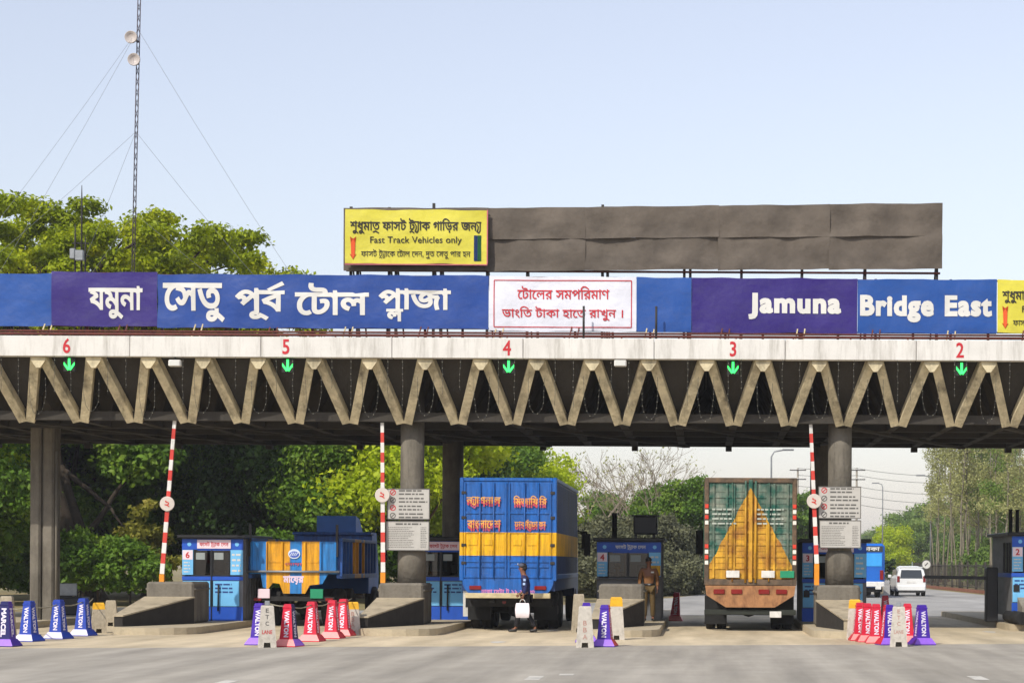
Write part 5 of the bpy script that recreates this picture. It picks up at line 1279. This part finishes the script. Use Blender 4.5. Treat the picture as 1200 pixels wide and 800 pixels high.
J = dict(pelvis=(0, 0, .91), waist=(0, -.02, 1.06), chest=(0, -.05, 1.28), neck=(0, -.08, 1.44), jaw=(0, -.11, 1.52), skull=(0, -.11, 1.6), crown=(0, -.1, 1.66), nose=(0, -.22, 1.58),
         shL=(.18, -.05, 1.385), elL=(.23, .0, 1.13), wrL=(.235, -.06, .92), shR=(-.18, -.05, 1.385), elR=(-.22, .03, 1.13), wrR=(-.2, -.16, .97),
         hiL=(.085, 0, .86), knL=(.09, .02, .47), anL=(.09, .24, .1), toL=(.09, .13, .035), hiR=(-.085, 0, .86), knR=(-.09, -.2, .5), anR=(-.09, -.28, .09), toR=(-.09, -.42, .04))
bm = G(617, 740); bm.y = 48.55; bm.x = P(617, 740, 48.55).x
t, J2 = person('man in a navy jacket striding left past the blue truck with a white bag', (bm.x, bm.y, 0), -PI/2, J, m_navyc, m_blkc, m_shoe)
mb = MB()
for z, w_ in ((1.3, .05), (1.2, .04)): mb.bbox(.27, .292, -.06+(z-1.3)*.1, .0+(z-1.3)*.1, z-.03, z+.03, .006)
mb.build('sleeve_badge', mat('pale_blue_badge', lin('#9db4d8'), .6, .1), t)
h = J2['skull']; mb = MB(); mb.ball(h+Vector((0, .0, .055)), (.092, .105, .06), 12); mb.bbox(-.06, .06, h.y-.19, h.y-.07, h.z+.05, h.z+.065, .005); mb.build('cap', mat('grey_cap', lin('#4a4d5c'), .8, .1), t)
mb = MB(); mb.bbox(-.04, .04, h.y-.118, h.y-.1, h.z+.07, h.z+.11, .006); mb.build('cap_badge', m_white, t)
bagp = Vector((bm.x, bm.y, 0)) + Matrix.Rotation(-PI/2, 3, 'Z') @ (J2['wrL']+Vector((0, -.02, -.11)))
tb = thing('tote_bag', 'white bag carried in the hand of the man in navy', 'bag', (bagp.x, bagp.y, bagp.z-.5))
mb = MB(); n = 8
for k in range(n):
    a0, a1 = k/n, (k+1)/n
    w0, w1 = .155+.02*math.sin(PI*a0), .155+.02*math.sin(PI*a1); d0, d1 = .02+.05*math.sin(PI*min(1, a0*1.0))**.7*(1-a0*.3)+.012, .02+.05*math.sin(PI*min(1, a1))**.7*(1-a1*.3)+.012
    z0, z1 = .06+.36*a0, .06+.36*a1
    r0 = [(-w0, -d0, z0), (w0, -d0, z0), (w0, d0, z0), (-w0, d0, z0)]; r1 = [(-w1, -d1, z1), (w1, -d1, z1), (w1, d1, z1), (-w1, d1, z1)]
    for q in range(4): mb.add([r0[q], r0[(q+1) % 4], r1[(q+1) % 4], r1[q]], [(0, 1, 2, 3)], 0, True)
mb.add([(-.155, -.032, .06), (.155, -.032, .06), (.155, .032, .06), (-.155, .032, .06)], [(3, 2, 1, 0)]); mb.build('bag_body', mat('white_bag_cloth', lin('#e6dde0'), .7, .06, 5, .3, 12), tb)
for y in (-.025, .025): mb = MB(); mb.tube([(-.07, y, .41), (-.05, y*.6, .49), (0, 0, .515), (.05, y*.6, .49), (.07, y, .41)], .008, 6); mb.build('handle', m_white, tb)

J = dict(pelvis=(0, 0, .52), waist=(0, -.03, .68), chest=(0, -.05, .9), neck=(0, -.06, 1.05), jaw=(0, -.09, 1.13), skull=(0, -.08, 1.2), crown=(0, -.07, 1.26), nose=(0, -.2, 1.19),
         shL=(.18, -.05, .99), elL=(.23, -.14, .74), wrL=(.16, -.36, .82), shR=(-.18, -.05, .99), elR=(-.23, -.14, .74), wrR=(-.16, -.36, .82),
         hiL=(.09, -.06, .5), knL=(.12, -.44, .5), anL=(.12, -.42, .1), toL=(.12, -.54, .04), hiR=(-.09, -.06, .5), knR=(-.12, -.44, .5), anR=(-.12, -.42, .1), toR=(-.12, -.54, .04))
person('clerk sitting inside the dark booth behind its window', (-2.36, 54.75, .42), .0, J, m_blkc, m_blkc, m_shoe)
ch_ = thing('stool', 'stool under the clerk inside the dark booth', 'stool', (-2.36, 54.75, .166)); mb = MB(); mb.lathe((0, 0, 0), [(.2, 0), (.2, .04), (.04, .06), (.04, .62), (.19, .63), (.19, .68)], 16); mb.build('seat', m_bdark, ch_)

# ------------------------------------------------------------------ trees
def leaf_mesh(name, clumps, n, size, m, seed, up=.35, asp=.55):
    """n small folded leaves spread through the volume of the clumps"""
    r = np.random.default_rng(seed); c = np.array(clumps, float)
    w = (c[:, 3]*c[:, 4]*c[:, 5])**(2/3); k = r.choice(len(c), n, p=w/w.sum())
    d = r.normal(size=(n, 3)); d /= np.linalg.norm(d, axis=1, keepdims=True)
    rad = r.uniform(.12, 1.0, n)**.5
    rad *= 1+.18*r.normal(size=n)*(rad > .8)
    p = c[k, :3]+d*rad[:, None]*c[k, 3:6]
    nr = d*.6+r.normal(size=(n, 3))*.7+np.array((0, 0, up)); nr /= np.linalg.norm(nr, axis=1, keepdims=True)
    a = np.cross(nr, r.normal(size=(n, 3))); a /= np.linalg.norm(a, axis=1, keepdims=True); b = np.cross(nr, a)
    s = size*r.uniform(.6, 1.4, n)[:, None]
    v = np.stack([p-a*s, p+b*s*asp+nr*s*.15, p+a*s, p-b*s*asp+nr*s*.15], 1).reshape(-1, 3)
    me = bpy.data.meshes.new(name); me.vertices.add(4*n); me.loops.add(4*n); me.polygons.add(n)
    me.vertices.foreach_set('co', v.astype(np.float32).ravel()); me.loops.foreach_set('vertex_index', np.arange(4*n, dtype=np.int32)); me.polygons.foreach_set('loop_start', np.arange(0, 4*n, 4, dtype=np.int32))
    me.materials.append(m); me.update(calc_edges=True); return me
def limb(mb, p0, p1, r0, r1, rr, n=5, bend=.12, sides=7):
    p0, p1 = Vector(p0), Vector(p1); L_ = (p1-p0).length; pts = []; of = Vector((0, 0, 0))
    for k in range(n+1):
        u = k/n; e = math.sin(PI*u); pts.append(p0.lerp(p1, u)+of*e)
        of = of+Vector((rr.uniform(-1, 1), rr.uniform(-1, 1), rr.uniform(-.2, .8)))*L_*bend*.35
    mb.tube(pts, [r0+(r1-r0)*k/n for k in range(n+1)], sides); return pts
m_bark = mat('bark', lin('#5a4a3a'), .95, .3, 5, .6, 12, stain=lin('#322a22'), stain_amt=.7, stain_scale=(6, 6, 1.5)); m_bark_d = mat('dark_bark', lin('#3a3128'), .95, .3, 5, .6, 12)
m_bark_p = mat('pale_bark', lin('#867a68'), .95, .25, 4, .4, 12)
def tree(name, label, loc, h, rw, z0, nclump, nleaf, lsize, lm, seed, trunk_r=.22, bark=None, group=None, cl=(.28, .45), flat=1.0, fork=.45, depth=1.0, off=(0, 0), lean=(0, 0), cat='tree', up=.35, hollow=.25, base=None):
    """trunk with limbs that reach into the clumps of an uneven crown"""
    rr = random.Random(seed); t = thing(name, label, cat, loc, 0, group); ch = (h-z0)/2; zc = z0+ch; C = []
    for k in range(nclump):
        for _ in range(30):
            d = Vector((rr.gauss(0, 1), rr.gauss(0, 1), rr.gauss(0, 1))).normalized(); q = rr.uniform(hollow, .95)**.6
            x, y, z = d.x*q, d.y*q, d.z*q
            if z > -.75: break
        s = rr.uniform(*cl)*min(rw, ch*1.6)*(1-.25*q)
        C.append((off[0]+x*(rw-s*.5), off[1]+y*(rw*depth-s*.5), zc+z*(ch-s*.35), s*rr.uniform(.85, 1.25), s*rr.uniform(.85, 1.25), s*flat*rr.uniform(.6, .9)))
    me = leaf_mesh(name+'_leaves', C, nleaf, lsize, lm, seed, up); o = bpy.data.objects.new('crown', me); COL.objects.link(o); o.parent = t
    mb = MB(); b0 = Vector(base or (0, 0, -.1)); top = Vector((off[0]*.6+lean[0], off[1]*.6+lean[1], z0+(h-z0)*fork*.55))
    pts = limb(mb, b0, top, trunk_r, trunk_r*.55, rr, 7, .05, 9)
    mb.tube([b0, b0+(pts[1]-b0)*.5], [trunk_r*1.5, trunk_r*1.02], 9)
    big = sorted(C, key=lambda c: -c[3])[:max(5, int(nclump*.4))]
    for c in big:
        a = pts[rr.randint(4, 7)] if len(pts) > 7 else pts[-1]
        limb(mb, a, (c[0], c[1], c[2]), trunk_r*.38, trunk_r*.07, rr, 5, .14, 5)
    mb.build('trunk', bark or m_bark, t); return t
def spread(proto, spots, rr, label=None, smin=.85, smax=1.2):
    for i, (x, y, *rest) in enumerate(spots):
        lb = rest[0] if rest else label
        o = copy_tree(proto, (x, y, 0), rr.uniform(0, 6.28), lb); k = rr.uniform(smin, smax); o.scale = (k*rr.uniform(.92, 1.1), k*rr.uniform(.92, 1.1), k)
L_rain = leafmat('rain_tree_leaves', lin('#4c5c0c'), lin('#95a40e'), lin('#d4d022'), .45, .35)
L_dark = leafmat('dark_green_leaves', lin('#1f3014'), lin('#38521f'), lin('#5e7a2c'), .5, .25)
L_mid = leafmat('mid_green_leaves', lin('#35541a'), lin('#5f8024'), lin('#9bae3c'), .6, .35)
L_brt = leafmat('bright_leaves', lin('#6f8a12'), lin('#b0c21c'), lin('#dee24c'), .6, .45)
L_dust = leafmat('dusty_leaves', lin('#474a36'), lin('#67694c'), lin('#8f8d66'), .7, .25)
L_dry = leafmat('dry_leaves', lin('#7b7a4c'), lin('#9d9e64'), lin('#bdbc7e'), .5, .35)
L_hill = leafmat('hill_leaves', lin('#44592a'), lin('#6f8a3c'), lin('#a3ae5e'), .3, .35)
L_olive = leafmat('olive_leaves', lin('#5a5a20'), lin('#8b8a34'), lin('#b3a04e'), .8, .4)
rt = random.Random(77)
s84 = F/84
tree('rain_tree', 'huge spreading yellow green rain tree rising over the left end of the canopy', (-26, 84, 0), 17.2, 15.4, 9.3, 360, 240000,   .105, L_rain, 3, .42, m_bark_d, cl=(.115, .2), flat=.75, depth=.8, off=(-3.9, 0), fork=.4, up=.7, lean=(-.5, 0), hollow=.2)
# the wood behind the left lanes
pd = tree('shade_tree', 'dense dark green shade tree', (-27.5, 97, 0), 10.5, 4.6, 1.0, 44, 27000, .125, L_dark, 11, .22, m_bark_d)
pm = tree('shade_tree', 'mid green leafy tree', (-22, 92, 0), 9.5, 4.0, 1.2, 40, 24000, .115, L_mid, 12, .2, m_bark_d)
pb = tree('bright_tree', 'bright yellow green tree', (-16.6, 95, 0), 9.0, 3.6, 1.6, 40, 22000, .11, L_brt, 13, .18, m_bark)
gw = 'trees of the wood behind the left lanes'
pd['label'] = 'dense dark green tree of the wood behind the left lanes'; pm['label'] = 'mid green tree of the wood behind the left lanes'
pb['label'] = 'bright yellow green tree of the wood behind the dump truck'
for o in (pd, pm, pb): o['group'] = gw
spread(pd, [(-33, 101), (-30.5, 92), (-23.5, 99), (-19.6, 90), (-19.8, 99), (-16.8, 104), (-24.6, 108), (-30, 110), (-36, 108), (-21, 112), (-15, 113), (-13.6, 101), (-18.2, 94)], rt, smin=.85, smax=1.15)
spread(pm, [(-15.0, 84), (-27.2, 74.5), (-31.5, 87), (-28.7, 88.5), (-25.3, 93), (-35, 95), (-14.6, 97), (-12.4, 106), (-27, 118), (-20, 120)], rt)
spread(pb, [(-32.6, 83), (-14.2, 92), (-12.6, 84), (-29.4, 75), (-13.2, 110), (-11.6, 116)], rt, smin=.8)
sh1 = tree('leafy_shrub', 'low leafy green shrub under the trees at the left', (-29, 80, 0), 2.6, 1.7, .1, 20, 6000, .095, L_mid, 21, .05, m_bark_d, cat='shrub', group='shrubs under the trees at the left')
spread(sh1, [(-26.8, 79), (-24.2, 76), (-22, 75.5), (-19.6, 80), (-17.4, 80), (-31.6, 79), (-14.8, 83), (-12.5, 84), (-20.6, 84), (-27.6, 84)], rt)
tree('bright_shrub', 'sunlit yellow green sapling left of the broad split column', (-28.4, 76, 0), 5.2, 1.5, .8, 14, 1800, .11, L_brt, 23, .06, m_bark, cat='shrub')
tree('bright_shrub', 'sunlit yellow green shrub low behind the blue cones at the left', (-23.4, 76, 0), 2.6, 1.5, .3, 12, 2300, .11, L_mid, 29, .05, m_bark, cat='shrub')
tree('dry_shrub', 'olive brown drying shrub between the leaning trunk and the ramp', (-21.9, 77.5, 0), 4.2, 1.5, .5, 16, 3000, .12, L_olive, 24, .07, m_bark, cat='shrub')
# leaning trunk in front of the wood
ln = thing('leaning_tree', 'dark leaning tree with a long bare branch behind the blue cones', 'tree', (P(108, 700, 78).x, 78, 0)); rr = random.Random(5); mb = MB()
q = lambda px, py: P(px, py, 78)-Vector(ln.location)
limb(mb, q(108, 712), q(98, 630), .3, .22, rr, 5, .03, 9); limb(mb, q(98, 632), q(72, 545), .22, .15, rr, 5, .05, 8); limb(mb, q(98, 632), q(150, 560), .14, .07, rr, 6, .06, 7); limb(mb, q(72, 548), q(130, 595), .13, .07, rr, 5, .05, 7); limb(mb, q(72, 548), q(60, 490), .13, .08, rr, 5, .05, 7)
limb(mb, q(130, 595), q(160, 640), .06, .02, rr, 5, .1, 6); limb(mb, q(150, 560), q(176, 535), .06, .02, rr, 5, .1, 6); mb.build('trunk', m_bark_d, ln)
o = bpy.data.objects.new('crown', leaf_mesh('leaning_leaves', [(*q(px, py), s, s, s*.7) for px, py, s in ((60, 485, 1.6), (100, 490, 1.5), (150, 545, 1.1), (180, 530, 1.2), (135, 520, 1.0), (30, 500, 1.4))], 5200, .14, L_mid, 51)); COL.objects.link(o); o.parent = ln
# middle of the picture
def YT_(px, Y): return P(px, 660, Y).x
tree('bright_tree', 'rounded bright yellow green tree above the tall blue truck', (YT_(612, 112), 112, 0), 8.6, 4.6, 1.2, 60, 34000, .115, L_brt, 31, .2, m_bark)
tree('bright_tree', 'bright green tree seen between the left round column and the blue truck', (YT_(520, 106), 106, 0), 8.4, 2.9, 1.0, 40, 19000, .115, L_brt, 33, .18, m_bark)
pdu = tree('dusty_tree', 'dusty grey green bushy tree behind the guard', (YT_(700, 104), 104, 0), 4.3, 2.2, .2, 36, 15000, .095, L_dust, 34, .12, m_bark, group='dusty bushy trees behind the middle booth')
for px, Y, lb in ((690, 112, 'dusty grey green bushy tree at the right side of the blue truck'), (728, 108, 'dusty grey green bushy tree above the booth roof box'), (757, 110, 'dusty grey green bushy tree above the head of the guard'), (783, 111, 'dusty grey green bushy tree beside the green truck'), (803, 118, 'dusty grey green bushy tree close behind the green truck')):
    spread(pdu, [(YT_(px, Y), Y, lb)], rt, smin=.9, smax=1.1)
psd = tree('dusty_shrub', 'low dusty bush along the far side of the road behind the guard', (YT_(700, 100), 100, 0), 2.4, 1.7, -.3, 18, 5000, .09, L_dust, 39, .05, m_bark, cat='shrub', group='low dusty bushes behind the middle booth')
spread(psd, [(YT_(px, Y), Y) for px, Y in ((684, 99), (718, 101), (735, 103), (752, 104), (768, 106), (782, 107), (796, 110), (812, 112))], rt)
pgr = tree('leafy_tree', 'mid green tree left of the green truck', (YT_(812, 124), 124, 0), 8.0, 2.6, 1.2, 38, 17000, .115, L_mid, 35, .15, m_bark)
spread(pgr, [(YT_(775, 140), 140, 'mid green tree far behind the middle booth'), (YT_(724, 146), 146, 'mid green tree rising left of the middle booth'), (YT_(846, 150), 150, 'mid green tree hidden by the green truck')], rt)
def bare(label, x, y, h, seed, group, sparse=0):
    t = thing('bare_tree', label, 'tree', (x, y, 0), 0, group); rr = random.Random(seed); mb = MB(); tips = []
    def grow(p, d, l, r, k):
        e = p+d*l; r = max(r, .012); mb.tube([p, p.lerp(e, .5)+Vector((rr.uniform(-1, 1), rr.uniform(-1, 1), 0))*l*.06, e], [r, r*.85, r*.68], 5 if k < 2 else 4, 0, False)
        if k == 5: tips.append(e); return
        for _ in range(rr.choice((2, 3, 3))):
            dd = (d+Vector((rr.gauss(0, .5), rr.gauss(0, .5), rr.gauss(.1, .3)))).normalized(); grow(e, dd, l*rr.uniform(.62, .86), r*.62, k+1)
    grow(Vector((0, 0, 0)), Vector((rr.uniform(-.08, .08), 0, 1)).normalized(), h*.3, .1, 0); mb.build('trunk', m_bark_p, t)
    if sparse:
        sel = rr.sample(tips, min(len(tips), 60)); o = bpy.data.objects.new('crown', leaf_mesh('few_leaves', [(*p, .35, .35, .3) for p in sel], sparse, .1, L_dry, seed)); COL.objects.link(o); o.parent = t
    return t
gb = 'bare twiggy trees between the trucks'
for px, Y, h, sd_, lb in ((705, 128, 9.5, 1, 'bare twiggy tree just right of the blue truck'), (735, 138, 10.5, 2, 'bare twiggy tree above the middle booth'), (770, 132, 9.0, 3, 'bare twiggy tree between the guard and the green truck'), (752, 150, 10.5, 4, 'bare twiggy tree farthest behind the middle booth'), (686, 140, 9.5, 5, 'bare twiggy tree behind the corner of the blue truck')):
    bare(lb, YT_(px, Y), Y, h, sd_, gb, 110)
m_bark_g = mat('grey_bark', lin('#77705f'), .95, .3, 4, .4, 12)
# plantation by the fence at the right
def slender(h, seed, nl, lm):
    t = thing('plantation_tree', 'tall slender dry leaved tree with a thin bare trunk', 'tree', (0, 0, 0), 0, 'tall slender trees behind the right fence'); rr = random.Random(seed); mb = MB(); C = []
    pts = limb(mb, (0, 0, -.1), (rr.uniform(-.4, .4), rr.uniform(-.4, .4), h), .075, .015, rr, 9, .03, 7)
    for k in range(26):
        u = rr.uniform(.25, 1)**.85; i = min(len(pts)-2, int(u*(len(pts)-1))); p = pts[i].lerp(pts[i+1], u*(len(pts)-1)-i); a = rr.uniform(0, 6.28); l = (1.25-.75*u)*rr.uniform(.5, 1.3)
        e = p+Vector((math.cos(a)*l, math.sin(a)*l, l*rr.uniform(.1, .9))); limb(mb, p, e, .035, .008, rr, 3, .1, 4)
        if u > .36: s = rr.uniform(.35, .75); C.append((e.x, e.y, e.z, s, s, s*.9)); C.append((*(p.lerp(e, .5)), s*.7, s*.7, s*.8))
    mb.build('trunk', m_bark_g, t); o = bpy.data.objects.new('crown', leaf_mesh('slender_leaves', C, nl, .08, lm, seed, .1)); COL.objects.link(o); o.parent = t; return t
p1, p2, p3 = slender(14, 1, 2600, L_dry), slender(13, 2, 3200, L_hill), slender(15, 3, 1800, L_dry)
lbl = {id(p1): 'tall slender dry leaved tree behind the right fence', id(p2): 'tall slender green leaved tree behind the right fence', id(p3): 'tall slender sparse tree behind the right fence'}
spots = [(18.8+rt.uniform(0, 15), 122+rt.uniform(0, 75)) for _ in range(170)]
spots = [(x, y) for x, y in spots if 1090 < PX+x*F/y < 1270 and x > 18.2+max(0, y-160)*.17][:72]
for i, (x, y) in enumerate(spots):
    p = (p1, p3, p2, p3, p1, p3)[i % 6]
    if i < 3: p.location = (x, y, 0); p['label'] = lbl[id(p)]
    else: spread(p, [(x, y, lbl[id(p)])], rt)
und = tree('undergrowth_shrub', 'yellow green undergrowth shrub under the slender trees', (24, 160, 0), 3.6, 2.4, .2, 20, 7000, .11, L_hill, 61, .05, m_bark, cat='shrub', group='undergrowth shrubs behind the right fence')
spread(und, [(20.6, 140), (27.5, 178), (31, 190), (35, 205), (29, 206), (33, 222), (38, 218), (26, 190), (24, 172), (30, 170)], rt, smax=1.5)
# far trees round the bend
ph = tree('far_tree', 'soft green tree far off round the bend of the exit road', (46, 400, 0), 13, 7, .5, 44, 15000, .24, L_hill, 71, .3, m_bark, group='far trees round the bend')
sp = []
for px in range(960, 1290, 17): Y = rt.uniform(390, 640); sp.append((YT_(px, Y), Y))
for px in range(1060, 1200, 16): Y = rt.uniform(270, 330); sp.append((YT_(px, Y), Y))
spread(ph, sp, rt, smin=.6, smax=1.15)
far2 = []
for px in list(range(-20, 480, 55)) + list(range(560, 960, 38)): Y = rt.uniform(170, 260); far2.append((YT_(px, Y), Y, 'mid green tree far behind the canopy'))
for x in far2: pass
spread(pgr, far2, rt, smin=.9, smax=1.2)
for o in COL.objects:
    if o.get('label') == 'mid green tree far behind the canopy': o['group'] = 'trees far behind the canopy'
tree('round_tree', 'rounded bright green tree beyond the white minivan', (YT_(1044, 250), 250, 0), 7.2, 3.4, .3, 40, 15000, .12, L_brt, 81, .2, m_bark)
tree('dark_shrub', 'dark green bush just left above the white minivan', (YT_(1043, 180), 180, 0), 2.5, 1.2, .1, 12, 2600, .13, L_dark, 82, .05, m_bark_d, cat='shrub')

# ------------------------------------------------------------------ masts, lamps, wires, fence
YM = 57.3; base = P(153, 397, YM); base.z = 7.15
t = thing('radio_mast', 'tall thin guyed radio mast with two small dishes standing up from the canopy roof', 'radio mast', base)
top = P(164, -60, YM)-base; mb = MB(); d = top
for k in range(3):
    a = 2*PI*k/3+.3; o = Vector((.05*math.cos(a), .05*math.sin(a), 0)); mb.tube([o, d+o], .014, 5)
n = 40
for k in range(n):
    for j in range(3):
        a0, a1 = 2*PI*j/3+.3, 2*PI*(j+1)/3+.3; p0 = d*(k/n)+Vector((.05*math.cos(a0), .05*math.sin(a0), 0)); p1 = d*((k+1)/n)+Vector((.05*math.cos(a1), .05*math.sin(a1), 0)); mb.tube([p0, p1], .008, 4, 0, False)
mb.build('lattice', mat('mast_steel', lin('#4a4148'), .6, .2, 2), t)
m_dish = mat('dish_white', lin('#b5aca6'), .5, .1, 3)
for px, py, sx in ((157, 47, -.25), (160.5, 73, .0)):
    p = P(px, py, YM)-base; c = d*(p.z/d.z)
    mb = MB(); mb.lathe((p.x, -.28, p.z), [(.02, .14), (.1, .12), (.165, .05), (.185, -.02), (.18, -.06), (.17, -.06), (.12, -.0), (.02, .02)], 20, 0, 'y'); ds = mb.build('dish', m_dish, t)
    mb = MB(); mb.tube([(p.x, -.14, p.z), (c.x, .05, p.z-.05)], .03, 6); mb.build('bracket', m_steel, ds)
for f_, ex, ey in ((.81, -6.0, .8), (.81, 6.6, .8), (.57, -5.0, -6), (.57, 6.2, 1.0), (.57, -3.4, 1.5), (.38, 6.4, 1.2), (.38, -4.2, 1.6), (.81, -3.2, -8.5)):
    mb = MB(); a = d*f_; e = Vector((ex, ey, .0)); pts = [a.lerp(e, u)-Vector((0, 0, .2*math.sin(PI*u))) for u in (0, .25, .5, .75, 1)]; mb.tube(pts, .0045, 4, 0, False); mb.build('guy_wire', m_galv, t)
YA2 = 56.5; base = P(92, 397, YA2); base.z = 7.15
t = thing('antenna_pole', 'short cluster of whip antennas with grey boxes on the canopy roof', 'antenna', base)
for px, y1 in ((87.5, 262), (95, 217), (99.5, 275)):
    a, b = P(px, 400, YA2), P(px, y1, YA2)-Vector((0, 0, 7.15)); mb = MB(); mb.tube([(a.x-base.x, 0, 0), (a.x-base.x, 0, (b.z)*.9), (a.x-base.x, 0, b.z)], [.034, .026, .009], 6); mb.build('whip', m_steel, t)
for px, py, w_ in ((95, 299, .12), (87, 297, .075)):
    p = P(px, py, YA2)-base; mb = MB(); mb.bbox(p.x-w_, p.x+w_, -.2, -.06, p.z-.18, p.z+.12, .02); mb.build('radio_box', m_galv, t)
mb = MB()
for py in (285, 300): p0, p1 = P(84, py, YA2)-base, P(104, py, YA2)-base; mb.tube([(p0.x, .04, p0.z), (p1.x, .04, p1.z)], .02, 5)
mb.build('crossbar', m_steel, t)
def lamp(px, pyt, Y, arm, label):
    p = P(px, pyt, Y); t = thing('street_lamp', label, 'street lamp', (p.x, Y, 0), 0, 'street lamps along the exit road'); h = p.z
    mb = MB(); mb.tube([(0, 0, 0), (0, 0, h*.7), (0, 0, h-.5), (arm*.12, 0, h-.12), (arm*.5, 0, h)], [.1, .07, .06, .055, .05], 8); mb.build('pole', m_galv, t)
    mb = MB(); mb.bbox(arm*.5-.1 if arm > 0 else arm*.5-.75, arm*.5+.75 if arm > 0 else arm*.5+.1, -.13, .13, h-.05, h+.08, .04); mb.build('lamp_head', m_galv, t)
    return t
lamp(1034.5, 566, 236, -1.1, 'street lamp with a short arm above the blue coach and white minivan')
lamp(1091, 557, 182, -1.3, 'street lamp at the left edge of the slender trees')
lamp(904, 527, 143, 1.8, 'street lamp standing just above the green truck')
lamp(575, 505, 130, 1.5, 'street lamp pole above the tall blue truck')
def upole(px, py, Y, label):
    p = P(px, py, Y); t = thing('utility_pole', label, 'utility pole', (p.x, Y, 0), 0, 'utility poles'); mb = MB(); mb.tube([(0, 0, 0), (0, 0, p.z)], [.16, .1], 8); mb.build('pole', m_conc, t)
    for k, z in enumerate((p.z-.3, p.z-1.3)):
        mb = MB(); mb.box(-.9, .9, -.05-.09, -.09, z, z+.1); ca = mb.build('crossarm', m_steel, t)
        mb = MB()
        for x in (-.8, 0.01, .8): mb.lathe((x, -.115, z+.1), [(.05, 0), (.06, .06), (.03, .14)], 8)
        mb.build('insulator', m_white, ca)
    return p
a = upole(935, 548, 215, 'utility pole right of the green truck'); b = upole(1004, 548, 210, 'utility pole partly behind the right round column'); c = upole(1180, 552, 205, 'utility pole among the slender trees')
for k in range(5):
    z = -.05-.75*k if k < 2 else -.1-k*.95; y = -.115
    q = []
    pts = [(a.x, a.y+y, a.z+z), (b.x, b.y+y, b.z+z), (c.x, c.y+y, c.z+z)]
    for i in range(2):
        p0, p1 = Vector(pts[i]), Vector(pts[i+1])
        for j in range(8): u = j/8; v = p0.lerp(p1, u); v.z -= 1.0*(i+.25)*.5*4*u*(1-u); q.append(v)
    q.append(Vector(pts[2])); o_ = q[0].copy(); mb = MB(); mb.tube([v-o_ for v in q], .022, 4, 0, False); ob = mb.build('power_cable', m_wire); ob.location = o_
    tag(ob, 'thin dark power cable strung across the pale sky at the right', 'power cable', 'power cables over the exit road')
# fence by the road
fp = [(17.3, 96), (17.3, 120), (17.3, 156), (18.6, 172), (22.0, 192), (27, 214)]
fe = thing('picket_fence', 'long dark iron picket fence along the exit road before the slender trees', 'fence', (17.3, 112, 0)); m_fence = mat('dark_iron', lin('#3b3630'), .8, .3, 4)
mb = MB(); pk = MB(); pl = MB()
for (x0, y0), (x1, y1) in zip(fp, fp[1:]):
    a, b = Vector((x0-17.3, y0-112, 0)), Vector((x1-17.3, y1-112, 0)); L_ = (b-a).length; dd = (b-a)/L_
    for z in (.35, 1.7): mb.bar(a+Vector((0, 0, z)), b+Vector((0, 0, z)), .05, .06)
    k = 0.0
    while k < L_: p = a+dd*k; pk.box(p.x-.014, p.x+.014, p.y-.014, p.y+.014, .2, 1.8); k += .42
    pl.bar(a+Vector((0, 0, .1)), b+Vector((0, 0, .1)),   .2, .2); k = 0.0
    while k < L_-.3:
        p = a+dd*k; q = MB(); q.box(p.x-.06, p.x+.06, p.y-.06, p.y+.06, .21, 1.95); q.build('post', m_fence, fe); k += 4
mb.build('rail', m_fence, fe); pk.build('pickets', m_fence, fe); pl.build('plinth', mat('brick_plinth', lin('#8a5a44'), .9, .25, 2), fe)
dv = thing('divider', 'low concrete divider curving away between the coach and the minivan', 'divider', (10.4, 112, 0)); mb = MB(); pts = [(10.45, 116), (12.3, 140), (15.4, 180), (19.8, 220), (25, 262)]
for p0, p1 in zip(pts, pts[1:]): mb.prism([(p0[0]-10.4-.25, p0[1]-112), (p0[0]-10.4+.25, p0[1]-112), (p1[0]-10.4+.25, p1[1]-112), (p1[0]-10.4-.25, p1[1]-112)], 0, .75, 0, 'z')
mb.build('wall', m_conc_l, dv)
p = G(1085.5, 691); t = thing('round_sign', 'round white road sign in front of the far end of the fence', 'road sign', (p.x, 146, 0)); c = P(1085.5, 661, 146)
mb = MB(); mb.tube([(0, 0, 0), (0, 0, c.z+.2)], .035, 8); mb.build('post', m_galv, t)
mb = MB(); mb.lathe((c.x-p.x, -.06, c.z), [(.36, 0), (.37, .01), (.37, .02), (.36, .03)], 24, 0, 'y'); mb.lathe((c.x-p.x, -.068, c.z), [(.3, 0), (.3, .006)], 24, 1, 'y'); fc = mb.build('sign_face', [m_grey_ink, m_white], t)
mb = MB(); mb.bar((c.x-p.x-.1, -.074, c.z-.1), (c.x-p.x+.1, -.074, c.z+.12), .07, .003); mb.build('symbol', m_black_ink, fc)
# ------------------------------------------------------------------ dry-season haze
if HAZE:
    hz = MB(); hz.box(-880, 880, -55, 1390, -1.0, 31); ho = hz.build('haze', []); ho['kind'] = 'stuff'
    hm = bpy.data.materials.new('haze'); hm.use_nodes = True; nt = hm.node_tree; nt.nodes.remove(nt.nodes['Principled BSDF'])
    pv = nd(nt, 'ShaderNodeVolumePrincipled'); pv.inputs['Color'].default_value = (.9, .92, .95, 1); pv.inputs['Density'].default_value = HAZE; pv.inputs['Anisotropy'].default_value = .0
    nt.links.new(pv.outputs[0], nt.nodes['Material Output'].inputs['Volume']); ho.data.materials.append(hm)
